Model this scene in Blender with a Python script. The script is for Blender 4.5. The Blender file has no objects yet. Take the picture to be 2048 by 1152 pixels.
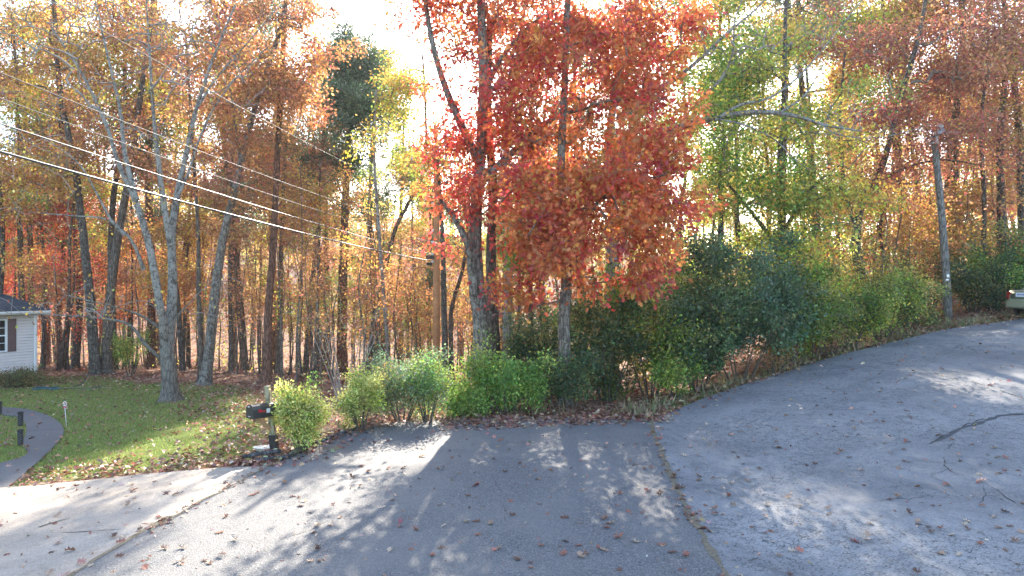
import bpy, math, random
import numpy as np
from mathutils import Vector, Matrix
from mathutils.geometry import delaunay_2d_cdt

SC = bpy.context.scene
COL = SC.collection
R = math.radians
HC, F, CX, CY = 3.4, 1400.0, 1024.0, 576.0     # camera height, focal length and centre (in photo pixels)

# ------------------------------------------------------------------ camera
cam_d = bpy.data.cameras.new('camera')
cam = bpy.data.objects.new('camera', cam_d); COL.objects.link(cam)
cam.location = (0, 0, HC); cam.rotation_euler = (R(90), 0, 0)
cam_d.sensor_width = 36; cam_d.lens = F / 2048 * 36
cam_d.clip_start = 0.1; cam_d.clip_end = 2000
SC.camera = cam

# ------------------------------------------------------------------ light
SUN_EL, SUN_AZ = 29.0, 3.0          # azimuth to the right of straight ahead (+Y)
w = bpy.data.worlds.new('World'); SC.world = w; w.use_nodes = True
nt = w.node_tree; bg = nt.nodes['Background']
sky = nt.nodes.new('ShaderNodeTexSky'); sky.sky_type = 'NISHITA'; sky.sun_disc = False
sky.sun_elevation = R(SUN_EL); sky.sun_rotation = R(SUN_AZ)
sky.air_density = 1.0; sky.dust_density = 1.6; sky.ozone_density = 1.5; sky.altitude = 250
nt.links.new(sky.outputs[0], bg.inputs[0]); bg.inputs[1].default_value = 0.15
sl = bpy.data.lights.new('sun', 'SUN'); sl.energy = 4.7; sl.angle = R(0.53); sl.color = (1.0, 0.90, 0.76)
so = bpy.data.objects.new('sun', sl); COL.objects.link(so)
sd = Vector((math.sin(R(SUN_AZ))*math.cos(R(SUN_EL)), math.cos(R(SUN_AZ))*math.cos(R(SUN_EL)), math.sin(R(SUN_EL))))
so.rotation_euler = sd.to_track_quat('Z', 'Y').to_euler(); so.location = (0, 60, 60)
SC.view_settings.view_transform = 'Standard'; SC.view_settings.look = 'None'
SC.view_settings.exposure = 2.38; SC.view_settings.gamma = 1.0
SC.render.engine = 'CYCLES'
SC.cycles.max_bounces = 8; SC.cycles.diffuse_bounces = 4; SC.cycles.transmission_bounces = 5

rng = np.random.default_rng(7)
random.seed(7)

# ------------------------------------------------------------------ node helpers
class NT:
    def __init__(s, name):
        s.m = bpy.data.materials.new(name); s.m.use_nodes = True
        s.t = s.m.node_tree; s.t.nodes.clear()
        s.out = s.t.nodes.new('ShaderNodeOutputMaterial')
    def n(s, typ, **kw):
        nd = s.t.nodes.new('ShaderNode' + typ)
        for k, v in kw.items():
            if k.startswith('i_'):
                key = k[2:]
                nd.inputs[int(key) if key.isdigit() else key.replace('_', ' ')].default_value = v
            else: setattr(nd, k, v)
        return nd
    def l(s, a, b): s.t.links.new(a, b)
    def coord(s, scale=(1, 1, 1), kind='Object'):
        tc = s.n('TexCoord'); mp = s.n('Mapping'); mp.inputs['Scale'].default_value = scale
        s.l(tc.outputs[kind], mp.inputs[0]); return mp.outputs[0]
    def noise(s, scale, detail=4, rough=.6, vec=None, dist=0):
        nd = s.n('TexNoise'); nd.inputs['Scale'].default_value = scale; nd.inputs['Detail'].default_value = detail
        nd.inputs['Roughness'].default_value = rough; nd.inputs['Distortion'].default_value = dist
        if vec is not None: s.l(vec, nd.inputs['Vector'])
        return nd.outputs['Fac']
    def ramp(s, fac, stops, interp='LINEAR'):
        nd = s.n('ValToRGB'); cr = nd.color_ramp; cr.interpolation = interp
        while len(cr.elements) < len(stops): cr.elements.new(.5)
        for e, (p, c) in zip(cr.elements, stops):
            e.position = p; e.color = (*c, 1) if len(c) == 3 else c
        s.l(fac, nd.inputs[0]); return nd.outputs[0]
    def mix(s, fac, a, b, blend='MIX'):
        nd = s.n('Mix', data_type='RGBA', blend_type=blend)
        for i, v in ((0, fac), (6, a), (7, b)):
            if hasattr(v, 'links') or hasattr(v, 'is_linked'): s.l(v, nd.inputs[i])
            elif i == 0: nd.inputs[0].default_value = v
            else: nd.inputs[i].default_value = (*v, 1)
        return nd.outputs[2]
    def math(s, op, a, b=0.0, clamp=False):
        nd = s.n('Math', operation=op, use_clamp=clamp)
        for i, v in ((0, a), (1, b)):
            if hasattr(v, 'is_linked'): s.l(v, nd.inputs[i])
            else: nd.inputs[i].default_value = v
        return nd.outputs[0]
    def bsdf(s, color, rough=.8, bump=None, strength=.3, dist=.02, metallic=0, spec=.3):
        b = s.n('BsdfPrincipled')
        for k, v in (('Base Color', color), ('Roughness', rough), ('Metallic', metallic), ('Specular IOR Level', spec)):
            if hasattr(v, 'is_linked'): s.l(v, b.inputs[k])
            elif k == 'Base Color': b.inputs[k].default_value = (*v, 1)
            else: b.inputs[k].default_value = v
        if bump is not None:
            bp = s.n('Bump'); bp.inputs['Strength'].default_value = strength; bp.inputs['Distance'].default_value = dist
            s.l(bump, bp.inputs['Height']); s.l(bp.outputs[0], b.inputs['Normal'])
        s.l(b.outputs[0], s.out.inputs[0]); return b

def g(v): return (v, v, v)

def simple(name, c, rough=.7, var=.12, scale=6, metallic=0, spec=.3):
    m = NT(name); v = m.coord()
    f = m.noise(scale, 5, .65, v)
    lo = tuple(x*(1-var) for x in c); hi = tuple(min(1, x*(1+var)) for x in c)
    m.bsdf(m.ramp(f, [(.3, lo), (.7, hi)]), rough, f, .15, .01, metallic, spec); return m.m

def leaf_mat(name, trans=.5, gloss=.05, groughness=.45):
    m = NT(name)
    a = m.n('VertexColor', layer_name='Col')
    d = m.n('BsdfDiffuse'); t = m.n('BsdfTranslucent'); gl = m.n('BsdfGlossy'); gl.inputs['Roughness'].default_value = groughness
    m.l(a.outputs[0], d.inputs[0]); m.l(a.outputs[0], t.inputs[0])
    mx = m.n('MixShader'); mx.inputs[0].default_value = trans
    m.l(d.outputs[0], mx.inputs[1]); m.l(t.outputs[0], mx.inputs[2])
    m2 = m.n('MixShader'); m2.inputs[0].default_value = gloss
    m.l(mx.outputs[0], m2.inputs[1]); m.l(gl.outputs[0], m2.inputs[2]); m.l(m2.outputs[0], m.out.inputs[0])
    return m.m

def bark_mat(name, dark, light, lichen=None, amount=.5, furrow=1.0, rise=False):
    m = NT(name); v = m.coord((1, 1, .22)); v2 = m.coord()
    f = m.noise(14, 6, .7, v, .6)
    fine = m.noise(40, 4, .7, v)
    vo = m.n('TexVoronoi', feature='DISTANCE_TO_EDGE'); vo.inputs['Scale'].default_value = 12; m.l(v, vo.inputs['Vector'])
    cr = m.ramp(vo.outputs['Distance'], [(0, g(.12)), (.2, g(1))])
    c = m.ramp(f, [(.3, dark), (.68, light)])
    c = m.mix(.7, c, cr, 'MULTIPLY')
    if lichen:
        lf = m.noise(5.5, 9, .82, v2, .4)
        fac = m.ramp(lf, [(.62 - amount*.3, g(0)), (.70 - amount*.3, g(1))])
        if rise:      # lichen grows thicker higher up the stem
            sx = m.n('SeparateXYZ'); m.l(v2, sx.inputs[0]); hr = m.ramp(m.math('MULTIPLY', sx.outputs[2], .25), [(.2, g(.15)), (1, g(1))]); fac = m.math('MULTIPLY', fac, hr)
        c = m.mix(m.math('MULTIPLY', fac, .6), c, lichen)
    h = m.math('ADD', m.math('MULTIPLY', cr, .7), fine)
    m.bsdf(c, .92, h, .7*furrow, .03, 0, .15); return m.m

M = {}
M['leaf'] = leaf_mat('leaf_soft', .52, .03)
M['leaf_gloss'] = leaf_mat('leaf_waxy', .42, .035, .5)
M['needle'] = leaf_mat('needle', .3, .05)
M['dead_leaf'] = leaf_mat('dead_leaf', .2, .04)
M['blade'] = leaf_mat('grass_blade', .4, .04)
M['bark_brown'] = bark_mat('bark_brown', (.06, .045, .034), (.24, .19, .15), (.2, .21, .17), .25)
M['bark_dark'] = bark_mat('bark_dark', (.045, .038, .03), (.17, .14, .115), (.26, .27, .22), .3)
M['bark_grey'] = bark_mat('bark_grey', (.08, .066, .052), (.28, .24, .20), (.34, .345, .30), .4)
M['bark_pale'] = bark_mat('bark_pale', (.08, .066, .052), (.24, .21, .175), (.38, .39, .35), .6, .9, True)
M['bark_pine'] = bark_mat('bark_pine', (.08, .04, .026), (.30, .165, .11), None, 0)
M['twig'] = simple('twig', (.18, .145, .11), .9, .3, 3)
M['twig_pale'] = simple('twig_pale', (.27, .245, .21), .9, .3, 3)
M['twig_dark'] = simple('twig_dark', (.10, .08, .06), .9, .3, 3)

# ------------------------------------------------------------------ object helpers
LABELS = {}
def tag(o, label=None, cat=None, group=None, kind=None):
    if label: o['label'] = label; LABELS.setdefault(label, []).append((o.name, group))
    if cat: o['category'] = cat
    if group: o['group'] = group
    if kind: o['kind'] = kind
    return o

def empty(name, loc, rz=0, label=None, cat=None, group=None):
    o = bpy.data.objects.new(name, None); COL.objects.link(o)
    o.location = loc; o.rotation_euler = (0, 0, rz); o.empty_display_size = .2
    return tag(o, label, cat, group)

def link_mesh(name, me, mat=None, parent=None):
    o = bpy.data.objects.new(name, me); COL.objects.link(o)
    if mat is not None and not me.materials: me.materials.append(mat)
    if parent is not None: o.parent = parent
    return o

def np_mesh(name, V, faces_k=None, k=4, colors=None, smooth=False, lists=None):
    """mesh from numpy: faces_k (n,k) array of same-size faces, or lists of several such arrays"""
    me = bpy.data.meshes.new(name)
    arrs = lists if lists is not None else [faces_k]
    arrs = [a for a in arrs if len(a)]
    me.vertices.add(len(V)); me.vertices.foreach_set('co', np.ascontiguousarray(V, dtype=np.float32).ravel())
    loops = np.concatenate([a.ravel() for a in arrs]).astype(np.int32)
    tot = np.concatenate([np.full(len(a), a.shape[1], np.int32) for a in arrs])
    start = np.concatenate([[0], np.cumsum(tot)[:-1]]).astype(np.int32)
    me.loops.add(len(loops)); me.loops.foreach_set('vertex_index', loops)
    me.polygons.add(len(tot)); me.polygons.foreach_set('loop_start', start); me.polygons.foreach_set('loop_total', tot)
    if smooth: me.polygons.foreach_set('use_smooth', np.ones(len(tot), bool))
    if colors is not None:
        ca = me.color_attributes.new('Col', 'FLOAT_COLOR', 'POINT')
        c4 = np.ones((len(V), 4), np.float32); c4[:, :3] = colors
        ca.data.foreach_set('color', c4.ravel())
    me.update(calc_edges=True); me.validate()
    return me

class MB:
    """small collector of boxes, tubes and prisms joined as ONE part"""
    def __init__(s): s.v = []; s.f = []
    def add(s, V, Fc):
        b = len(s.v); s.v += [tuple(x) for x in V]; s.f += [tuple(b+i for i in f) for f in Fc]; return s
    def box(s, c, size, rot=None, bev=0):
        hx, hy, hz = size[0]/2, size[1]/2, size[2]/2
        P = [Vector((x, y, z)) for z in (-hz, hz) for y in (-hy, hy) for x in (-hx, hx)]
        if rot is not None: P = [rot @ p for p in P]
        P = [p + Vector(c) for p in P]
        return s.add(P, [(0, 2, 3, 1), (4, 5, 7, 6), (0, 1, 5, 4), (2, 6, 7, 3), (0, 4, 6, 2), (1, 3, 7, 5)])
    def tube(s, pts, rad, n=8, cap=True):
        pts = np.array(pts, float); rad = np.broadcast_to(np.array(rad, float), (len(pts),))
        V, q = tube_np(pts, rad, n)
        s.add(V, q.tolist())
        if cap:
            b = len(s.v) - len(V)
            s.f.append(tuple(b + i for i in range(n))[::-1]); s.f.append(tuple(b + (len(pts)-1)*n + i for i in range(n)))
        return s
    def prism(s, poly, y0, y1, axis='y'):
        """closed outline (a,b) extruded along an axis"""
        n = len(poly)
        def P(a, b, c): return {'y': (a, c, b), 'x': (c, a, b), 'z': (a, b, c)}[axis]
        V = [P(a, b, y0) for a, b in poly] + [P(a, b, y1) for a, b in poly]
        Fc = [tuple(range(n)), tuple(range(2*n-1, n-1, -1))] + [(i, (i+1) % n, n+(i+1) % n, n+i) for i in range(n)]
        return s.add(V, Fc)
    def build(s, name, mat, parent=None, smooth=False, bevel=0, loc=None):
        me = bpy.data.meshes.new(name); me.from_pydata(s.v, [], s.f); me.update()
        if smooth:
            for p in me.polygons: p.use_smooth = True
        o = link_mesh(name, me, mat, parent)
        if bevel:
            b = o.modifiers.new('bevel', 'BEVEL'); b.width = bevel; b.segments = 2; b.limit_method = 'ANGLE'
        if loc is not None: o.location = loc
        return o

def tube_np(pts, rad, n, wob=None):
    t = np.gradient(pts, axis=0); t /= np.linalg.norm(t, axis=1, keepdims=True) + 1e-9
    mean = t.mean(0)
    ref = np.array([1., 0, 0]) if abs(mean[0]) < .75*np.linalg.norm(mean)+1e-9 else np.array([0, 0, 1.])
    u = np.cross(t, ref); u /= np.linalg.norm(u, axis=1, keepdims=True) + 1e-9
    v = np.cross(t, u)
    a = np.linspace(0, 2*np.pi, n, endpoint=False)
    rr = rad[:, None]*np.ones(n) if wob is None else rad[:, None]*wob
    V = pts[:, None, :] + (np.cos(a)[None, :, None]*u[:, None, :] + np.sin(a)[None, :, None]*v[:, None, :])*rr[:, :, None]
    m = len(pts); i = np.arange(m-1)[:, None]*n; j = np.arange(n)[None, :]; j2 = (j+1) % n
    q = np.stack([i+j, i+j2, i+n+j2, i+n+j], -1).reshape(-1, 4)
    return V.reshape(-1, 3), q

def smooth_path(pts, step):
    """Catmull-Rom through the points, resampled about every step metres; extra columns are carried"""
    pts = np.array(pts, float); 
    if len(pts) == 2:
        n = max(2, int(np.linalg.norm(pts[1, :3]-pts[0, :3])/step)+1)
        return pts[0] + (pts[1]-pts[0])*np.linspace(0, 1, n)[:, None]
    P = np.vstack([2*pts[0]-pts[1], pts, 2*pts[-1]-pts[-2]]); out = []
    for i in range(1, len(P)-2):
        n = max(1, int(np.linalg.norm(P[i+1, :3]-P[i, :3])/step)); tt = (np.arange(n)/n)[:, None]
        a, b, c, d = P[i-1], P[i], P[i+1], P[i+2]
        out.append(.5*((2*b)+(-a+c)*tt+(2*a-5*b+4*c-d)*tt**2+(-a+3*b-3*c+d)*tt**3))
    out.append(pts[-1][None]); return np.vstack(out)

# ------------------------------------------------------------------ terrain: thin-plate surface through surveyed points
def P3(px, py, D): return np.array([(px-CX)/F*D, D, HC-(py-CY)/F*D])
ctl = []
def cp(px, py, z):
    D = (HC-z)*F/(py-CY); ctl.append(((px-CX)/F*D, D, z))
for px in (0, 500, 1024, 1500): cp(px, 1152, -.1 if px == 0 else 0)
ctl += [(6.04, 8.26, .06), (10.2, 14, .74), (13.2, 18, 1.26), (16.1, 22, 1.78)]
for a in ((1310, 830, .25), (1500, 765, .7), (1700, 705, 1.25), (1900, 655, 1.93), (2048, 635, 2.3), (1000, 838, .05), (850, 840, -.05),
          (700, 870, -.1), (600, 905, -.1), (545, 930, -.05), (400, 935, -.05), (0, 975, -.25), (342, 800, -.45), (0, 800, -.6),
          (100, 760, -.75), (200, 745, -.85), (400, 770, -.6), (530, 765, -.75), (640, 800, -.45), (1700, 950, .25)): cp(*a)
ctl += [(-4, 40, -2.2), (1, 22, -.15), (1, 28, -1.0), (1, 40, -2.6), (6, 22, .3), (10, 27, .9), (14, 31, 1.4), (20, 32, 2.5), (24, 24, 2.9), (28, 38, 2.4), (14, 45, .3),
        (30, 10, 3.0), (20, 0, 1.4), (45, 30, 4.0), (45, 0, 3.5), (-30, 20, -.6), (-30, 35, -1), (-20, 0, -.3), (0, -10, 0), (-45, 0, -.6), (20, -25, 1), (-20, -25, -.2), (50, -25, 2.5), (-50, 40, -1.6),
        (-50, 70, -3.5), (-20, 70, -4.5), (0, 70, -5.0), (25, 70, -2.5), (55, 70, 0), (-20, 55, -3),
        (-80, 100, -1), (-30, 100, -2), (0, 100, -3.5), (30, 100, -3), (80, 100, 0),
        (-90, 150, 12), (-40, 150, 12.5), (0, 150, 9.5), (40, 150, 4), (100, 150, 4),
        (-150, 230, 22), (-50, 230, 22), (50, 230, 14), (150, 230, 12), (-200, 330, 24), (0, 330, 22), (200, 330, 18), (-200, 50, 0), (200, 50, 6), (-200, -50, -2), (200, -50, 4), (0, -60, 0)]
ctl = np.array(ctl)
def _U(r2): return np.where(r2 > 1e-12, r2*np.log(r2 + 1e-12), 0)
_n = len(ctl); _S = 50.0
_X = ctl[:, :2]/_S
_K = _U(((_X[:, None]-_X[None])**2).sum(-1)) + np.eye(_n)*2e-4
_P = np.hstack([np.ones((_n, 1)), _X])
_A = np.zeros((_n+3, _n+3)); _A[:_n, :_n] = _K; _A[:_n, _n:] = _P; _A[_n:, :_n] = _P.T
_W = np.linalg.solve(_A, np.concatenate([ctl[:, 2], [0, 0, 0]]))
def zg(x, y):
    x = np.asarray(x, float); y = np.asarray(y, float); q = np.stack([x, y], -1)/_S
    r2 = ((q[..., None, :]-_X)**2).sum(-1)
    return _U(r2) @ _W[:_n] + _W[_n] + q @ _W[_n+1:]
def G(px, py):
    """where the ray through a photo pixel meets the ground"""
    Ds = np.arange(6, 140, .1); x = (px-CX)/F*Ds; ray = HC-(py-CY)/F*Ds; h = ray - zg(x, Ds)
    i = np.argmax(h < 0); t = h[i-1]/(h[i-1]-h[i]); D = Ds[i-1]+.1*t
    return np.array([(px-CX)/F*D, D])
def in_poly(x, y, poly):
    c = np.zeros(np.shape(x), bool); n = len(poly); j = n-1
    for i in range(n):
        xi, yi = poly[i]; xj, yj = poly[j]
        c ^= ((yi > y) != (yj > y)) & (x < (xj-xi)*(y-yi)/(yj-yi+1e-12)+xi); j = i
    return c
def px_poly(pts): return [tuple(G(*p)) if len(p) == 2 else (p[0], p[1]) for p in pts]
def smooth_poly(pts, step=.35, amp=0.0):
    o = smooth_path([(a, b, 0) for a, b in pts], step)[:, :2]
    if amp:
        r = rng.normal(0, amp, (len(o), 2)); r[0] = r[-1] = 0; o = o + r
    return [tuple(p) for p in o]

# world-space outlines (third element 0 marks a point already in metres)
seam_l = smooth_poly([(-6.9, -14)] + px_poly([(140, 1152), (300, 1060), (430, 990), (548, 930)]), .25, .022)
seam_r = smooth_poly([tuple(G(1303, 838))] + px_poly([(1312, 880), (1345, 960), (1400, 1060), (1452, 1152)]) + [(1.6, -14)], .4, .015)
back = smooth_poly(px_poly([(548, 930), (600, 908), (655, 880), (720, 858), (800, 843), (900, 838), (1000, 834), (1150, 834), (1303, 838)]), .4, .03)
asphalt_poly = seam_l + back[1:] + seam_r[1:]
redge = smooth_poly(px_poly([(1303, 838), (1400, 800), (1500, 765), (1600, 733), (1700, 705), (1800, 680), (1900, 657), (2046, 636)]) + [(26, 29.0), (40, 31), (70, 30)], .4, .03)
concrete_poly = redge + [(70, -14)] + seam_r[::-1][:-1]
dedge = smooth_poly([(-6.9, -14), (-18, -10)], 2) + smooth_poly([(-18, -10), (-19, 10.5), (-15, 12.2)] + px_poly([(0, 975), (120, 966), (250, 952), (400, 938), (548, 930)]), .4, .02)
drive_poly = dedge + seam_l[::-1][1:-1]
walk_poly = smooth_poly([(-15, 12.2)] + px_poly([(0, 925), (45, 882), (52, 850), (38, 836), (0, 828)]) + [(-22, 24.5), (-22.2, 26.2)], .4) + \
            smooth_poly([(-20, 26.0)] + px_poly([(0, 812), (50, 817), (100, 832), (125, 852), (122, 875), (80, 918), (22, 968)]), .4) + [tuple(G(20, 985))]
roads = [asphalt_poly, concrete_poly, drive_poly, walk_poly]

def sheet(name, poly, mat, off=0, cell=.5, skirt=.12):
    """a paved surface: outline plus inner grid points, triangulated, draped on the terrain, with an edge going down"""
    P = np.array(poly); n = len(P)
    x0, y0 = P.min(0); x1, y1 = P.max(0)
    gx, gy = np.meshgrid(np.arange(x0, x1, cell), np.arange(y0, y1, cell)); gx = gx.ravel(); gy = gy.ravel()
    ins = in_poly(gx, gy, poly)
    pts = [Vector(p) for p in poly] + [Vector((a, b)) for a, b in zip(gx[ins], gy[ins])]
    v, e, f, *_ = delaunay_2d_cdt(pts, [], [list(range(n))], 1, 1e-4)
    XY = np.array([(a.x, a.y) for a in v]); Z = zg(XY[:, 0], XY[:, 1]) + off
    V = [(*xy, z) for xy, z in zip(XY, Z)]; Fc = [tuple(t) for t in f]
    b = len(V); zz = zg(P[:, 0], P[:, 1]) + off
    V += [(*p, z) for p, z in zip(P, zz)] + [(*p, z-skirt) for p, z in zip(P, zz)]
    Fc += [(b+i, b+(i+1) % n, b+n+(i+1) % n, b+n+i) for i in range(n)]
    me = bpy.data.meshes.new(name); me.from_pydata(V, [], Fc); me.update()
    o = link_mesh(name, me, mat); tag(o, kind='structure'); return o

# paving materials
def asphalt_mat():
    m = NT('asphalt'); v = m.coord()
    sp = m.n('TexVoronoi'); sp.inputs['Scale'].default_value = 60; m.l(v, sp.inputs['Vector'])
    c = m.ramp(sp.outputs['Color'], [(0, (.05, .051, .053)), (.35, (.09, .091, .092)), (.75, (.15, .149, .146)), (.95, (.24, .235, .225)), (1, (.42, .41, .39))])
    big = m.noise(.45, 6, .65, v, .5)
    c = m.mix(m.ramp(big, [(.42, g(0)), (.62, g(.55))]), c, (.17, .165, .155))
    st = m.noise(1.7, 6, .7, v, 1.2)
    c = m.mix(m.ramp(st, [(.60, g(0)), (.72, g(.4))]), c, (.07, .07, .07))
    f = m.noise(120, 3, .7, v)
    m.bsdf(c, .82, m.math('ADD', f, sp.outputs['Distance']), .8, .01, 0, .5); return m.m
def concrete_mat(name, a, b, pit, blot):
    m = NT(name); v = m.coord()
    big = m.noise(.33, 7, .68, v, .7)
    c = m.ramp(big, [(.35, a), (.65, b)])
    ag = m.n('TexVoronoi', feature='DISTANCE_TO_EDGE'); ag.inputs['Scale'].default_value = 15; m.l(m.coord((1, 1.5, 1)), ag.inputs['Vector'])
    agf = m.ramp(ag.outputs['Distance'], [(.02, g(1)), (.12, g(0))])
    zone = m.ramp(m.noise(.35, 5, .7, v, .9), [(.40, g(0)), (.55, g(1))])
    pits = m.math('MULTIPLY', m.math('MULTIPLY', agf, zone), m.ramp(m.noise(9, 4, .7, v), [(.42, g(0)), (.6, g(1))]))
    c = m.mix(m.math('MULTIPLY', pits, pit), c, tuple(x*.28 for x in a))
    s = m.noise(1.3, 8, .75, v, 1.5)
    c = m.mix(m.ramp(s, [(.54, g(0)), (.72, g(blot))]), c, tuple(x*.5 for x in a))
    fine = m.noise(38, 4, .8, v)
    c = m.mix(.75, c, m.ramp(fine, [(.32, g(.5)), (.68, g(1.3))]), 'MULTIPLY')
    h = m.math('SUBTRACT', fine, m.math('MULTIPLY', pits, 1.5))
    m.bsdf(c, .85, h, .45, .008, 0, .3); return m.m
M['asphalt'] = asphalt_mat()
M['concrete'] = concrete_mat('road_concrete', (.15, .153, .157), (.27, .268, .262), 1.0, .85)
M['drive'] = concrete_mat('drive_concrete', (.28, .235, .185), (.40, .345, .28), .15, .6)
M['walk'] = concrete_mat('path_concrete', (.10, .096, .093), (.15, .144, .138), .2, .3)
M['crack'] = simple('crack', (.035, .033, .03), .95)

drive = sheet('driveway', drive_poly, M['drive'], 0, .5)
conc = sheet('concrete_road', concrete_poly, M['concrete'], .004, .6)
asph = sheet('asphalt_road', asphalt_poly, M['asphalt'], .012, .5)
walk = sheet('garden_path', walk_poly, M['walk'], -.006, .5)

def crack(pts, w, parent, off=.008, jit=.05):
    p = smooth_path([(*G(a, b), 0) for a, b in pts], .08)[:, :2]; p = p + np.cumsum(rng.normal(0, jit*.35, p.shape), 0)*.5 + rng.normal(0, jit*.3, p.shape)
    t = np.gradient(p, axis=0); t /= np.linalg.norm(t, axis=1, keepdims=True)+1e-9; nn = np.stack([-t[:, 1], t[:, 0]], 1)
    ww = (w*rng.uniform(.1, 1.0, len(p))*np.clip(.6+.6*np.sin(np.arange(len(p))*.35+rng.uniform(0, 6)), .15, 1.2))[:, None]*.5
    A, B = p-nn*ww, p+nn*ww
    V = np.vstack([A, B]); V = np.hstack([V, (zg(V[:, 0], V[:, 1])+off)[:, None]])
    n = len(p); i = np.arange(n-1); q = np.stack([i, i+1, n+i+1, n+i], 1)
    link_mesh('crack', np_mesh('crack', V, q), M['crack'], parent)
crack([(1905, 885), (1885, 910), (1895, 940), (1960, 965), (2010, 1000), (2075, 1040)], .026, conc)
crack([(1960, 965), (1975, 990), (1960, 1010)], .016, conc)
crack([(1895, 940), (1860, 950), (1830, 945)], .012, conc)
crack([(1440, 860), (1520, 850), (1560, 865)], .014, conc)
crack([(900, 900), (960, 930), (1000, 990), (1010, 1060)], .010, asph, .015)
crack([(700, 1010), (640, 1050), (560, 1080)], .009, asph, .015)
crack([(1945, 763), (1990, 778), (2060, 800)], .035, conc, jit=.02)
crack([(1480, 905), (1530, 925), (1545, 960)], .012, conc)
crack([(1700, 1005), (1790, 1000), (1870, 990)], .012, conc)
crack([(60, 1066), (140, 1065), (250, 1058), (340, 1048)], .02, drive, .005, .01)
crack([(0, 1075), (60, 1066)], .016, drive, .005, .01)
crack([(78, 1055), (100, 1047), (122, 1041), (140, 1037)], .035, drive, .006, .008)

# dark tar seam and the bare joint strip between asphalt and concrete (dirt and grit)
def ribbon(name, line, w, mat, parent, off, ragged=.5):
    p = np.array(smooth_path([(a, b, 0) for a, b in line], .12))[:, :2]
    t = np.gradient(p, axis=0); t /= np.linalg.norm(t, axis=1, keepdims=True)+1e-9; nn = np.stack([-t[:, 1], t[:, 0]], 1)
    a = (w*(1+ragged*rng.normal(0, 1, len(p)).clip(-1.6, 1.6)*.5))[:, None]*.5; b = (w*(1+ragged*rng.normal(0, 1, len(p)).clip(-1.6, 1.6)*.5))[:, None]*.5
    V = np.vstack([p-nn*a, p+nn*b]); V = np.hstack([V, (zg(V[:, 0], V[:, 1])+off)[:, None]])
    n = len(p); i = np.arange(n-1); q = np.stack([i, i+1, n+i+1, n+i], 1)
    o = link_mesh(name, np_mesh(name, V, q), mat, parent); return o
M['dirt'] = simple('joint_dirt', (.15, .125, .085), .95, .5, 30)
ribbon('dirt_joint', [p for p in seam_r if p[1] > 2], .09, M['dirt'], asph, .017, .9)
ribbon('dirt_joint', [p for p in seam_l if p[1] > 2], .06, M['dirt'], asph, .017, .9)
M['old_edge'] = simple('old_edge', (.065, .066, .068), .9, .3, 10)
M['patch'] = concrete_mat('worn_concrete', (.17, .172, .175), (.26, .258, .252), 1.0, .6)
pe = smooth_poly(px_poly([(2046, 828), (2000, 833), (1950, 848), (1905, 866), (1860, 888)]), .3, .012)
ribbon('broken_edge', pe, .10, M['old_edge'], conc, .009, .9)
crack([(1860, 888), (1905, 866), (1950, 849), (2000, 834), (2060, 828)], .05, conc, .010, .06)

# ------------------------------------------------------------------ ground sheet
lawn_poly = smooth_poly([(-34, 12.5), (-15, 12.0)] + px_poly([(0, 975), (250, 950), (545, 925), (600, 880), (560, 810), (500, 775), (400, 765), (300, 768), (200, 752), (100, 752)]) + [(-21, 33), (-34, 33)], .5)
def axis_pts(segs):
    o = [np.arange(a, b, s) for a, b, s in segs]; return np.concatenate(o + [[segs[-1][1]]])
def dist_line(x, y, line):
    L = np.array(line); d = np.full(np.shape(x), 1e9)
    for a, b in zip(L[:-1], L[1:]):
        ab = b-a; t = np.clip(((x-a[0])*ab[0]+(y-a[1])*ab[1])/(ab@ab+1e-12), 0, 1)
        d = np.minimum(d, (x-a[0]-t*ab[0])**2+(y-a[1]-t*ab[1])**2)
    return np.sqrt(d)
gx = axis_pts([(-320, -60, 20), (-60, -26, 2), (-26, 26, .4), (26, 60, 2), (60, 320, 20)])
gy = axis_pts([(-80, -14, 6), (-14, 7, 1.0), (7, 42, .3), (42, 90, 1.5), (90, 420, 10)])
GX, GY = np.meshgrid(gx, gy); Z = zg(GX, GY)
fx, fy = GX.ravel(), GY.ravel()
inroad = np.zeros(len(fx), bool)
for pz in roads: inroad |= in_poly(fx, fy, pz)
zz = Z.ravel() - .03
nz = (np.sin(fx*1.7+1.3*np.sin(fy*.9))*np.cos(fy*1.3)+np.sin(fx*.6)*np.sin(fy*.7))
dr = np.minimum(dist_line(fx, fy, redge[::3]), dist_line(fx, fy, back[::3]))
lawn_w = in_poly(fx, fy, lawn_poly).astype(float)
zz += np.where(~inroad & (lawn_w < .5) & (fy > 14), np.clip(dr-.3, 0, 1)*(.05+.05*nz), 0) + np.where(inroad, -.05, 0)
verge = ((dr < .85+.35*nz) & ~inroad & (fx > 5) & (fy > 10)).astype(float)
nI, nJ = len(gx), len(gy)
def blur(a, k=1):
    a = a.reshape(nJ, nI).copy()
    for _ in range(k):
        a[1:-1, 1:-1] = (a[1:-1, 1:-1]*2 + a[:-2, 1:-1]+a[2:, 1:-1]+a[1:-1, :-2]+a[1:-1, 2:])/6
    return a.ravel()
dd_ = dist_line(fx, fy, dedge[len(dedge)//3::2]); pxa_ = fx/np.maximum(fy, 1)*F+CX
lawn_w = lawn_w*np.where(fy > 5, np.clip(.25+dd_/1.3, 0, 1)*np.clip(1.05-(pxa_-330)/420, .35, 1), 1)
lw = blur(lawn_w, 3); vw = blur(verge, 1)
i = np.arange(nI-1)[None, :]; j = np.arange(nJ-1)[:, None]*nI
q = np.stack([i+j, i+j+1, i+j+nI+1, i+j+nI], -1).reshape(-1, 4)
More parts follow.
